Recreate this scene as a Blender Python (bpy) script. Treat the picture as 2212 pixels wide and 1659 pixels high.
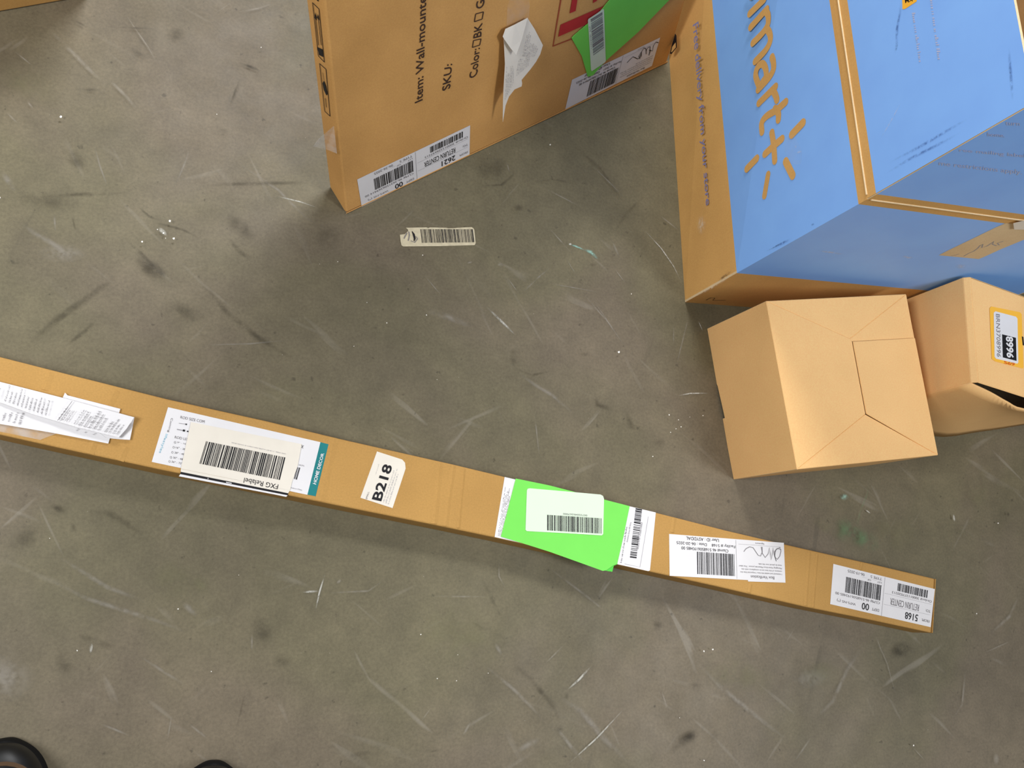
import bpy, bmesh, math, random
from mathutils import Vector, Matrix
random.seed(7)
for o in list(bpy.data.objects): bpy.data.objects.remove(o)
SC = bpy.context.scene
COL = SC.collection

# ------------------------------------------------------------------ camera, world, lights, exposure
IW, IH, F, H = 2212.0, 1659.0, 1950.0, 1.35
CX, CY = IW/2, IH/2
NAD = Vector((335-CX, 1280-CY, F)).normalized()          # straight down, in lens axes (x right, y down, z forward)
UPC = -NAD
EX = (Vector((1, 0, 0))-UPC*UPC.x).normalized()
EY = UPC.cross(EX)
def w(v): return Vector((EX.dot(v), EY.dot(v), UPC.dot(v)))
CAMP = Vector((0, 0, H))
cd = bpy.data.cameras.new('camera'); cam = bpy.data.objects.new('camera', cd); COL.objects.link(cam)
cd.sensor_width = 36; cd.sensor_fit = 'HORIZONTAL'; cd.lens = 36*F/IW; cd.clip_start = .02
cx, cy_, cz = w(Vector((1, 0, 0))), w(Vector((0, -1, 0))), w(Vector((0, 0, -1)))
M = Matrix((cx, cy_, cz)).transposed().to_4x4(); M.translation = CAMP
cam.matrix_world = M
SC.camera = cam
SC.view_settings.view_transform = 'Standard'; SC.view_settings.look = 'None'
SC.view_settings.gamma = 1; SC.view_settings.exposure = 0.0; SC.view_settings.use_curve_mapping = False

wd = bpy.data.worlds.new('world'); SC.world = wd; wd.use_nodes = True
wd.node_tree.nodes['Background'].inputs[0].default_value = (.96, .98, 1.0, 1)
wd.node_tree.nodes['Background'].inputs[1].default_value = .12
def area(name, loc, tgt, sx, sy, power, col=(.975, .985, 1.0)):
    l = bpy.data.lights.new(name, 'AREA'); l.shape = 'RECTANGLE'; l.size = sx; l.size_y = sy
    l.energy = power; l.color = col
    o = bpy.data.objects.new(name, l); COL.objects.link(o); o.location = loc
    o.rotation_euler = (Vector(tgt)-Vector(loc)).to_track_quat('-Z', 'Y').to_euler()
area('ceiling_lamp_far', (.35, 2.2, 2.1), (.2, .4, 0), .9, .5, 68)
area('ceiling_lamp_left', (-1.4, .0, 2.1), (.1, .4, 0), .5, .9, 50)
area('ceiling_lamp_right', (2.2, -.5, 2.7), (1.2, .3, 0), .6, 1.2, 50)

# ------------------------------------------------------------------ measuring helpers
def ray(px, py): return w(Vector((px-CX, py-CY, F)))
def at(px, py, z=0.0):
    r = ray(px, py); return CAMP+r*((z-H)/r.z)
def on(px, py, p0, n):
    r = ray(px, py); return CAMP+r*((p0-CAMP).dot(n)/r.dot(n))
def crop(k, ox, oy): return lambda x, y: (ox+x/k, oy+y/k)

# ------------------------------------------------------------------ materials
def new_mat(name):
    m = bpy.data.materials.new(name); m.use_nodes = True
    return m, m.node_tree, m.node_tree.nodes, m.node_tree.links, m.node_tree.nodes['Principled BSDF']
def lin(c):
    return tuple(((v/255)/12.92 if v/255 <= .04045 else ((v/255+.055)/1.055)**2.4) for v in c)+(1,)
def plain(name, rgb, rough=.6, spec=.3, var=0.06, scale=30):
    m, t, N, L, b = new_mat(name)
    b.inputs['Roughness'].default_value = rough
    b.inputs['Specular IOR Level'].default_value = spec
    c = lin(rgb)
    g = N.new('ShaderNodeTexCoord'); n = N.new('ShaderNodeTexNoise'); n.inputs['Scale'].default_value = scale; n.inputs['Detail'].default_value = 5
    L.new(g.outputs['Object'], n.inputs['Vector'])
    r = N.new('ShaderNodeValToRGB')
    r.color_ramp.elements[0].position = .3; r.color_ramp.elements[1].position = .7
    r.color_ramp.elements[0].color = tuple(v*(1-var) for v in c[:3])+(1,)
    r.color_ramp.elements[1].color = tuple(min(1, v*(1+var)) for v in c[:3])+(1,)
    L.new(n.outputs['Fac'], r.inputs['Fac']); L.new(r.outputs[0], b.inputs['Base Color'])
    return m
def cardboard(name, rgb, axis=(1, 0, 0), flute=0.0, blotch=.10):
    m, t, N, L, b = new_mat(name)
    c = lin(rgb); b.inputs['Roughness'].default_value = .72; b.inputs['Specular IOR Level'].default_value = .22
    g = N.new('ShaderNodeTexCoord')
    n1 = N.new('ShaderNodeTexNoise'); n1.inputs['Scale'].default_value = 9; n1.inputs['Detail'].default_value = 6
    n2 = N.new('ShaderNodeTexNoise'); n2.inputs['Scale'].default_value = 420; n2.inputs['Detail'].default_value = 3
    L.new(g.outputs['Object'], n1.inputs['Vector']); L.new(g.outputs['Object'], n2.inputs['Vector'])
    r = N.new('ShaderNodeValToRGB'); r.color_ramp.elements[0].position = .32; r.color_ramp.elements[1].position = .68
    r.color_ramp.elements[0].color = (c[0]*(1-blotch), c[1]*(1-blotch*1.15), c[2]*(1-blotch*1.3), 1)
    r.color_ramp.elements[1].color = (min(1, c[0]*(1+blotch)), c[1]*(1+blotch), c[2]*(1+blotch*1.2), 1)
    L.new(n1.outputs['Fac'], r.inputs['Fac'])
    mx = N.new('ShaderNodeMix'); mx.data_type = 'RGBA'; mx.blend_type = 'OVERLAY'; mx.inputs['Factor'].default_value = .16
    L.new(r.outputs[0], mx.inputs['A']); L.new(n2.outputs['Fac'], mx.inputs['B'])
    L.new(mx.outputs['Result'], b.inputs['Base Color'])
    bp = N.new('ShaderNodeBump'); bp.inputs['Strength'].default_value = .10; bp.inputs['Distance'].default_value = .0015
    L.new(n1.outputs['Fac'], bp.inputs['Height'])
    if flute:
        mp = N.new('ShaderNodeMapping'); a = math.atan2(axis[1], axis[0])
        mp.inputs['Rotation'].default_value = (0, 0, -a); mp.inputs['Scale'].default_value = (1, .03, .03)
        L.new(g.outputs['Object'], mp.inputs['Vector'])
        n3 = N.new('ShaderNodeTexNoise'); n3.inputs['Scale'].default_value = 45; n3.inputs['Detail'].default_value = 2
        L.new(mp.outputs[0], n3.inputs['Vector'])
        b2 = N.new('ShaderNodeBump'); b2.inputs['Strength'].default_value = flute; b2.inputs['Distance'].default_value = .003
        L.new(n3.outputs['Fac'], b2.inputs['Height']); L.new(bp.outputs[0], b2.inputs['Normal'])
        L.new(b2.outputs[0], b.inputs['Normal'])
    else: L.new(bp.outputs[0], b.inputs['Normal'])
    return m
def tape_mat(name, white=.12, rough=.12):
    m, t, N, L, b = new_mat(name)
    b.inputs['Base Color'].default_value = (.75, .72, .68, 1); b.inputs['Roughness'].default_value = rough
    b.inputs['Specular IOR Level'].default_value = .6
    g = N.new('ShaderNodeTexCoord'); n = N.new('ShaderNodeTexNoise'); n.inputs['Scale'].default_value = 60
    L.new(g.outputs['Object'], n.inputs['Vector'])
    bp = N.new('ShaderNodeBump'); bp.inputs['Strength'].default_value = .6; bp.inputs['Distance'].default_value = .002
    L.new(n.outputs['Fac'], bp.inputs['Height']); L.new(bp.outputs[0], b.inputs['Normal'])
    mr = N.new('ShaderNodeMapRange'); mr.inputs['From Min'].default_value = .35; mr.inputs['From Max'].default_value = .7
    mr.inputs['To Min'].default_value = white*.6; mr.inputs['To Max'].default_value = white*1.8
    L.new(n.outputs['Fac'], mr.inputs['Value']); L.new(mr.outputs[0], b.inputs['Alpha'])
    return m
def soft_mark(name, rgb, strength=.7, scale=60, edge=.0, thr=.35):
    """a stain: fades to its rim along the strip's own UV, broken up by noise"""
    m, t, N, L, b = new_mat(name)
    b.inputs['Base Color'].default_value = lin(rgb); b.inputs['Roughness'].default_value = .65
    b.inputs['Specular IOR Level'].default_value = .15
    uv = N.new('ShaderNodeUVMap'); uv.uv_map = 'UVMap'
    ln = N.new('ShaderNodeVectorMath'); ln.operation = 'LENGTH'; L.new(uv.outputs[0], ln.inputs[0])
    mr = N.new('ShaderNodeMapRange'); mr.interpolation_type = 'SMOOTHSTEP'
    mr.inputs['From Min'].default_value = 1.0; mr.inputs['From Max'].default_value = edge
    L.new(ln.outputs['Value'], mr.inputs['Value'])
    g = N.new('ShaderNodeTexCoord'); n = N.new('ShaderNodeTexNoise'); n.inputs['Scale'].default_value = scale; n.inputs['Detail'].default_value = 6
    n.inputs['Roughness'].default_value = .65
    L.new(g.outputs['Object'], n.inputs['Vector'])
    m2 = N.new('ShaderNodeMapRange'); m2.inputs['From Min'].default_value = thr; m2.inputs['From Max'].default_value = thr+.25
    L.new(n.outputs['Fac'], m2.inputs['Value'])
    mu = N.new('ShaderNodeMath'); mu.operation = 'MULTIPLY'; L.new(mr.outputs[0], mu.inputs[0]); L.new(m2.outputs[0], mu.inputs[1])
    m3 = N.new('ShaderNodeMath'); m3.operation = 'MULTIPLY'; m3.inputs[1].default_value = strength
    L.new(mu.outputs[0], m3.inputs[0]); L.new(m3.outputs[0], b.inputs['Alpha'])
    return m
def concrete():
    m, t, N, L, b = new_mat('polished_concrete')
    g = N.new('ShaderNodeTexCoord')
    def noise(sc, det=6, rough=.6, dist=0, vec=None):
        n = N.new('ShaderNodeTexNoise'); n.inputs['Scale'].default_value = sc; n.inputs['Detail'].default_value = det
        n.inputs['Roughness'].default_value = rough; n.inputs['Distortion'].default_value = dist
        L.new(vec or g.outputs['Object'], n.inputs['Vector']); return n.outputs['Fac']
    def ramp(f, p0, c0, p1, c1):
        r = N.new('ShaderNodeValToRGB'); e = r.color_ramp.elements
        e[0].position = p0; e[0].color = c0; e[1].position = p1; e[1].color = c1
        L.new(f, r.inputs['Fac']); return r.outputs[0]
    def mix(a, bb, f, mode='MIX'):
        x = N.new('ShaderNodeMix'); x.data_type = 'RGBA'; x.blend_type = mode
        for s, v in (('A', a), ('B', bb)):
            if isinstance(v, tuple): x.inputs[s].default_value = v
            else: L.new(v, x.inputs[s])
        if isinstance(f, float): x.inputs['Factor'].default_value = f
        else: L.new(f, x.inputs['Factor'])
        return x.outputs['Result']
    tone = ramp(noise(1.7, 3, .5, .6), .44, lin((103, 96, 74)), .56, lin((105, 95, 78)))
    big = ramp(noise(3.6, 8, .62, .3), .30, (.80, .80, .80, 1), .72, (1.16, 1.16, 1.16, 1))
    c = mix(tone, big, 1.0, 'MULTIPLY')
    mid = ramp(noise(22, 7, .7), .30, (.86, .86, .86, 1), .70, (1.13, 1.13, 1.13, 1))
    c = mix(c, mid, 1.0, 'MULTIPLY')
    fine = ramp(noise(230, 4, .7), .30, (.84, .84, .84, 1), .70, (1.14, 1.14, 1.14, 1))
    c = mix(c, fine, 1.0, 'MULTIPLY')
    # scuffs: long thin noise in several directions
    for k, (ang, sc, st, lo) in enumerate(((-38, 9, .05, .66), (-62, 11, .045, .68), (25, 8, .05, .69), (74, 10, .05, .69), (-20, 7, .06, .68), (50, 12, .05, .70))):
        rot = N.new('ShaderNodeVectorRotate'); rot.rotation_type = 'Z_AXIS'; rot.inputs['Angle'].default_value = math.radians(-ang)
        L.new(g.outputs['Object'], rot.inputs['Vector'])
        mp = N.new('ShaderNodeMapping'); mp.inputs['Scale'].default_value = (st*2.2, 1, 1); mp.inputs['Location'].default_value = (k*3.1, k*1.7, 0)
        L.new(rot.outputs[0], mp.inputs['Vector'])
        f = noise(sc*4, 2, .5, .15, mp.outputs[0])
        msk = ramp(f, lo, (0, 0, 0, 1), lo+.05, (1, 1, 1, 1))
        brk = ramp(noise(3.2+k, 3, .5, 0, g.outputs['Object']), .45, (0, 0, 0, 1), .62, (.28, .28, .28, 1))
        mm = mix(msk, brk, 1.0, 'MULTIPLY')
        sep = N.new('ShaderNodeSeparateColor'); L.new(mm, sep.inputs[0])
        c = mix(c, lin((158, 152, 140)) if k != 3 else lin((58, 54, 44)), sep.outputs[0])
    # dark pits
    pit = ramp(noise(75, 3, .5), .25, (.6, .6, .6, 1), .32, (1, 1, 1, 1))
    c = mix(c, pit, 1.0, 'MULTIPLY')
    L.new(c, b.inputs['Base Color'])
    b.inputs['Specular IOR Level'].default_value = .3
    rr = N.new('ShaderNodeMapRange'); rr.inputs['To Min'].default_value = .42; rr.inputs['To Max'].default_value = .68
    L.new(noise(14, 5), rr.inputs['Value']); L.new(rr.outputs[0], b.inputs['Roughness'])
    bp = N.new('ShaderNodeBump'); bp.inputs['Strength'].default_value = .12; bp.inputs['Distance'].default_value = .001
    L.new(noise(160, 5), bp.inputs['Height']); L.new(bp.outputs[0], b.inputs['Normal'])
    return m

M_ = {}
M_['floor'] = concrete()
M_['kraft_long'] = cardboard('kraft_long', (178, 137, 76), flute=.35, axis=(.98, -.17, 0), blotch=.06)
M_['kraft_tall'] = cardboard('kraft_tall', (202, 153, 90), blotch=.09)
M_['kraft_small'] = cardboard('kraft_small', (237, 190, 128), blotch=.035)
M_['kraft_brown'] = cardboard('kraft_brown', (208, 162, 97), blotch=.07)
M_['kraft_edge'] = cardboard('kraft_edge', (214, 190, 150), blotch=.1)
M_['blue'] = plain('blue_print', (132, 183, 255), .5, .3, .04, 14)
M_['paper'] = plain('white_paper', (220, 218, 219), .55, .25, .02)
M_['paper_warm'] = plain('cream_paper', (222, 215, 202), .6, .2, .03)
M_['paper_old'] = plain('worn_paper', (196, 186, 158), .7, .15, .12, 120)
M_['black'] = plain('black_ink', (22, 20, 24), .5)
M_['grey'] = plain('grey_ink', (120, 116, 118), .6)
M_['lightgrey'] = plain('faded_ink', (176, 172, 172), .6)
M_['hair'] = plain('hairline_ink', (150, 147, 150), .6)
M_['green'] = plain('fluorescent_green_paper', (114, 212, 84), .55, .25, .02)
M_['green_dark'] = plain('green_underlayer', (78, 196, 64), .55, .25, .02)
M_['mint'] = plain('mint_white_paper', (208, 224, 200), .5, .3, .01)
M_['teal'] = plain('teal_print', (24, 120, 122), .5)
M_['bluetext'] = plain('pale_blue_ink', (130, 185, 205), .5)
M_['red'] = plain('red_print', (178, 46, 46), .6, .2, .08)
M_['redthin'] = plain('dark_red_print', (160, 74, 48), .6, .2, .08)
M_['browntext'] = plain('dark_brown_ink', (62, 44, 36), .6)
M_['violet'] = plain('violet_print', (132, 128, 168), .6, .2, .1, 300)
M_['greytan'] = plain('faded_print', (172, 182, 214), .6, .2, .08, 200)
M_['yellow'] = plain('amber_sticker', (246, 184, 62), .45, .3, .02)
M_['orange'] = plain('orange_ink', (220, 96, 24), .5)
M_['tape'] = tape_mat('clear_tape', .16)
M_['tape_film'] = tape_mat('thin_clear_tape', .05, .15)
M_['shoe'] = plain('black_leather', (18, 18, 17), .45, .4, .2, 60)
M_['sole'] = plain('black_rubber', (12, 12, 12), .7, .2)
M_['toe_glint'] = plain('brown_highlight', (74, 54, 34), .7)
M_['scuff'] = soft_mark('dark_scuff', (40, 44, 62), .75, 180, .0, .40)
M_['scuff_blue'] = soft_mark('blue_scuff', (60, 92, 148), .5, 200, .0, .36)
M_['worn'] = soft_mark('worn_pale', (236, 226, 208), .5, 160, .0, .38)
M_['flo_white'] = soft_mark('scratch_white', (196, 194, 184), .75, 120, .2, .30)
M_['flo_pale'] = soft_mark('scratch_pale', (168, 162, 152), .34, 60, .0, .32)
M_['flo_dark'] = soft_mark('stain_and_shade_dark', (56, 51, 42), .36, 50, .0, .36)
M_['flo_black'] = soft_mark('stain_black', (40, 36, 30), .6, 45, .0, .36)
M_['flo_green'] = soft_mark('stain_green', (104, 136, 98), .55, 40, .0, .38)
M_['flo_olive'] = soft_mark('stain_olive', (128, 126, 92), .25, 30, .0, .36)
M_['flo_teal'] = soft_mark('stain_teal', (150, 190, 176), .8, 110, .1, .30)
M_['flo_speck'] = plain('paint_speck', (226, 222, 214), .6)

# ------------------------------------------------------------------ object helpers
def link(name, me, mats, parent=None):
    o = bpy.data.objects.new(name, me); COL.objects.link(o)
    for m in mats: me.materials.append(M_[m])
    if parent is not None:
        o.parent = parent; o.matrix_parent_inverse = parent.matrix_world.inverted()
    return o
def root(name, loc, label, cat, group=None):
    o = bpy.data.objects.new(name, None); COL.objects.link(o); o.empty_display_size = .05
    o.location = loc; o.matrix_world = Matrix.Translation(loc)
    o['label'] = label; o['category'] = cat
    if group: o['group'] = group
    return o
def bevel(o, wdt=.0015, seg=2):
    m = o.modifiers.new('bevel', 'BEVEL'); m.width = wdt; m.segments = seg; m.limit_method = 'ANGLE'; m.angle_limit = math.radians(35)
def slab(name, pts, off, mats, parent=None, face_mats=None, bv=.0008):
    """a closed sheet: polygon pts thickened by the vector off; face_mats = (front, back, rim) indices"""
    fm = face_mats or (0, 0, 0)
    n = len(pts); me = bpy.data.meshes.new(name)
    vs = [tuple(p) for p in pts]+[tuple(p+off) for p in pts]
    fs = [list(range(n)), list(range(2*n-1, n-1, -1))]+[[i, i+n, (i+1) % n+n, (i+1) % n] for i in range(n)]
    me.from_pydata(vs, [], fs)
    for i, p in enumerate(me.polygons): p.material_index = fm[0] if i == 0 else fm[1] if i == 1 else fm[2]
    bm = bmesh.new(); bm.from_mesh(me); bmesh.ops.recalc_face_normals(bm, faces=bm.faces); bm.to_mesh(me); bm.free()
    o = link(name, me, mats, parent)
    if bv: bevel(o, bv, 1)
    return o
_tc = {}
def text_tris(s, bold):
    k = (s, bold)
    if k in _tc: return _tc[k]
    cu = bpy.data.curves.new('t', 'FONT'); cu.body = s; cu.resolution_u = 3; cu.offset = bold
    ob = bpy.data.objects.new('t', cu); COL.objects.link(ob)
    bpy.context.view_layer.update()
    dg = bpy.context.evaluated_depsgraph_get(); me = ob.evaluated_get(dg).to_mesh()
    vs = [v.co.copy() for v in me.vertices]; fs = [list(p.vertices) for p in me.polygons]
    ob.evaluated_get(dg).to_mesh_clear()
    bpy.data.objects.remove(ob); bpy.data.curves.remove(cu)
    x0 = min(v.x for v in vs); x1 = max(v.x for v in vs); y0 = min(v.y for v in vs); y1 = max(v.y for v in vs)
    vs = [((v.x-x0)/(x1-x0), (y1-v.y)/(y1-y0)) for v in vs]
    _tc[k] = (vs, fs); return _tc[k]
class Print:
    """paper and ink lying on one surface; surf(px,py) gives the surface point, n its normal"""
    def __init__(self, surf, n, lift=.0006, step=.00022):
        self.s = surf; self.n = Vector(n).normalized(); self.lift = lift; self.step = step
        self.v = []; self.f = []; self.m = []; self.mats = []; self.uv = []; self.Q = None
    def mi(self, m):
        if m not in self.mats: self.mats.append(m)
        return self.mats.index(m)
    def P(self, px, py, lvl=0): return self.s(px, py)+self.n*(self.lift+lvl*self.step)
    def frame(self, quad): self.Q = [self.s(*p) for p in quad]; return self
    def U(self, u, v, lvl=1):
        a, b, c, d = self.Q
        return (a*(1-u)+b*u)*(1-v)+(d*(1-u)+c*u)*v+self.n*(self.lift+lvl*self.step)
    def raw(self, pts, mat, uvs=None):
        i = len(self.v); self.v += [tuple(p) for p in pts]; self.f.append(list(range(i, i+len(pts)))); self.m.append(self.mi(mat))
        self.uv.append(uvs or [(0, 0)]*len(pts))
    def px(self, pts, mat, lvl=0): self.raw([self.P(x, y, lvl) for x, y in pts], mat)
    def r(self, u0, v0, u1, v1, mat, lvl=1): self.raw([self.U(u0, v0, lvl), self.U(u1, v0, lvl), self.U(u1, v1, lvl), self.U(u0, v1, lvl)], mat)
    def t(self, s, u0, v0, u1, v1, mat='black', bold=0.0, lvl=2):
        vs, fs = text_tris(s, bold); i = len(self.v)
        self.v += [tuple(self.U(u0+(u1-u0)*x, v0+(v1-v0)*y, lvl)) for x, y in vs]
        for f in fs: self.f.append([i+k for k in f]); self.m.append(self.mi(mat)); self.uv.append([(0, 0)]*len(f))
    def tq(self, s, quad, mat='black', bold=0.0, lvl=2):
        q = self.Q; self.frame(quad); self.t(s, 0, 0, 1, 1, mat, bold, lvl); self.Q = q
    def bars(self, u0, v0, u1, v1, n=34, seed=1, mat='black', lvl=2, horiz=False, slant=0):
        rnd = random.Random(seed); ws = []
        for k in range(n): ws += [rnd.choice((1, 1, 1.6, 2.4)), rnd.choice((.9, 1, 1.5, 2.2))]
        ws = ws[:-1]; T = sum(ws); x = 0
        for k, wv in enumerate(ws):
            if k % 2 == 0:
                a, b = x/T, (x+wv)/T
                if horiz: self.r(u0, v0+(v1-v0)*a, u1, v0+(v1-v0)*b, mat, lvl)
                else:
                    A, B = u0+(u1-u0)*a, u0+(u1-u0)*b
                    self.raw([self.U(A, v0, lvl), self.U(B, v0, lvl), self.U(B+slant, v1, lvl), self.U(A+slant, v1, lvl)], mat)
            x += wv
    def greek(self, u0, v0, u1, v1, rows, seed=1, mat='grey', lvl=2, dens=28, fill=.55):
        """print too small to read in the photograph: rows of letter-sized strokes"""
        rnd = random.Random(seed)
        for k in range(rows):
            a = v0+(v1-v0)*(k+.15)/rows; hgt = (v1-v0)/rows*fill; x = u0; end = u0+(u1-u0)*rnd.uniform(.6, 1)
            if rnd.random() < .08: continue
            cw = (u1-u0)/dens
            while x < end:
                for j in range(rnd.randint(2, 7)):
                    if x > end: break
                    t = hgt*rnd.choice((.55, .6, .6, 1)); wv = cw*rnd.uniform(.3, .75)
                    self.r(x, a+hgt-t, x+wv, a+hgt, mat, lvl); x += cw
                x += cw*.8
    def stroke(self, pts, wd_, mat='black', lvl=2, taper=False, uv=False, pxs=True):
        P = [self.P(x, y, lvl) for x, y in pts] if pxs else [self.U(x, y, lvl) for x, y in pts]
        L = []; n = len(P); tot = 0; acc = [0]
        for i in range(1, n): tot += (P[i]-P[i-1]).length; acc.append(tot)
        for i in range(n):
            d = (P[min(i+1, n-1)]-P[max(i-1, 0)]).normalized(); s = self.n.cross(d)
            k = wd_/2
            if taper: k *= .25+.75*math.sin(math.pi*min(1, max(0, acc[i]/tot)))
            L.append((P[i]+s*k, P[i]-s*k))
        for i in range(n-1):
            t0, t1 = 2*acc[i]/tot-1, 2*acc[i+1]/tot-1
            if uv:      # split across so that the fade has a spine
                m0 = (L[i][0]+L[i][1])/2; m1 = (L[i+1][0]+L[i+1][1])/2
                self.raw([L[i][0], m0, m1, L[i+1][0]], mat, [(t0, 1), (t0, 0), (t1, 0), (t1, 1)])
                self.raw([m0, L[i][1], L[i+1][1], m1], mat, [(t0, 0), (t0, -1), (t1, -1), (t1, 0)])
            else: self.raw([L[i][0], L[i][1], L[i+1][1], L[i+1][0]], mat)
    def blob(self, c, a, b, ang, mat, lvl=1):
        """soft elliptic mark: centre px, half sizes in px along/across, angle in the picture's own directions"""
        ca, sa = math.cos(math.radians(ang)), math.sin(math.radians(ang))
        q = []
        for x, y in ((-1, -1), (1, -1), (1, 1), (-1, 1)):
            q.append(self.P(c[0]+x*a*ca-y*b*sa, c[1]+x*a*sa+y*b*ca, lvl))
        self.raw(q, mat, [(-1, -1), (1, -1), (1, 1), (-1, 1)])
    def outline(self, quad, wd_, mat, lvl=2):
        q = list(quad)+[quad[0]]
        for i in range(len(q)-1): self.stroke([q[i], q[i+1]], wd_, mat, lvl)
    def flush(self, name, parent=None, label=None):
        o = self.build(name, parent, label=label)
        self.v = []; self.f = []; self.m = []; self.mats = []; self.uv = []
        return o
    def build(self, name, parent=None, solid=0.0, label=None):
        if not self.v: return None
        me = bpy.data.meshes.new(name); me.from_pydata(self.v, [], self.f)
        ul = me.uv_layers.new(name='UVMap'); k = 0
        for p, uvs in zip(me.polygons, self.uv):
            for j, li in enumerate(p.loop_indices): ul.data[li].uv = uvs[j]
        for p, m in zip(me.polygons, self.m): p.material_index = m
        bm = bmesh.new(); bm.from_mesh(me)
        for f in bm.faces:
            if f.normal.dot(self.n) < 0: f.normal_flip()
        bm.to_mesh(me); bm.free()
        o = link(name, me, self.mats, parent)
        if label: o['label'] = label
        return o

# ------------------------------------------------------------------ the floor
FL = Print(lambda x, y: at(x, y, 0), (0, 0, 1), lift=0, step=.00004)
FL.raw([Vector((-5, -4, 0)), Vector((6, -4, 0)), Vector((6, 6, 0)), Vector((-5, 6, 0))], 'floor')
def S(pts, px_w, mat, lvl): FL.stroke(pts, px_w*.00074, mat, lvl, uv=True)
c7 = crop(3.16, 0, 300); c8 = crop(3.3185, 900, 500); cA = crop(3.016, 0, 1050); cB = crop(3.16, 700, 1150); cC = crop(2.724, 1400, 1250); cD = crop(2.765, 680, 300); cT = crop(3.253, 0, 0); cG = crop(3.77, 1700, 980)
lv = [3]
def line(cr, pts, wpx, mat):
    lv[0] += 1; S([cr(*p) for p in pts], wpx, mat, lv[0])
def spot(cr, c, a, b, ang, mat):
    lv[0] += 1; FL.blob(cr(*c), a, b, ang, mat, lv[0])
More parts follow.
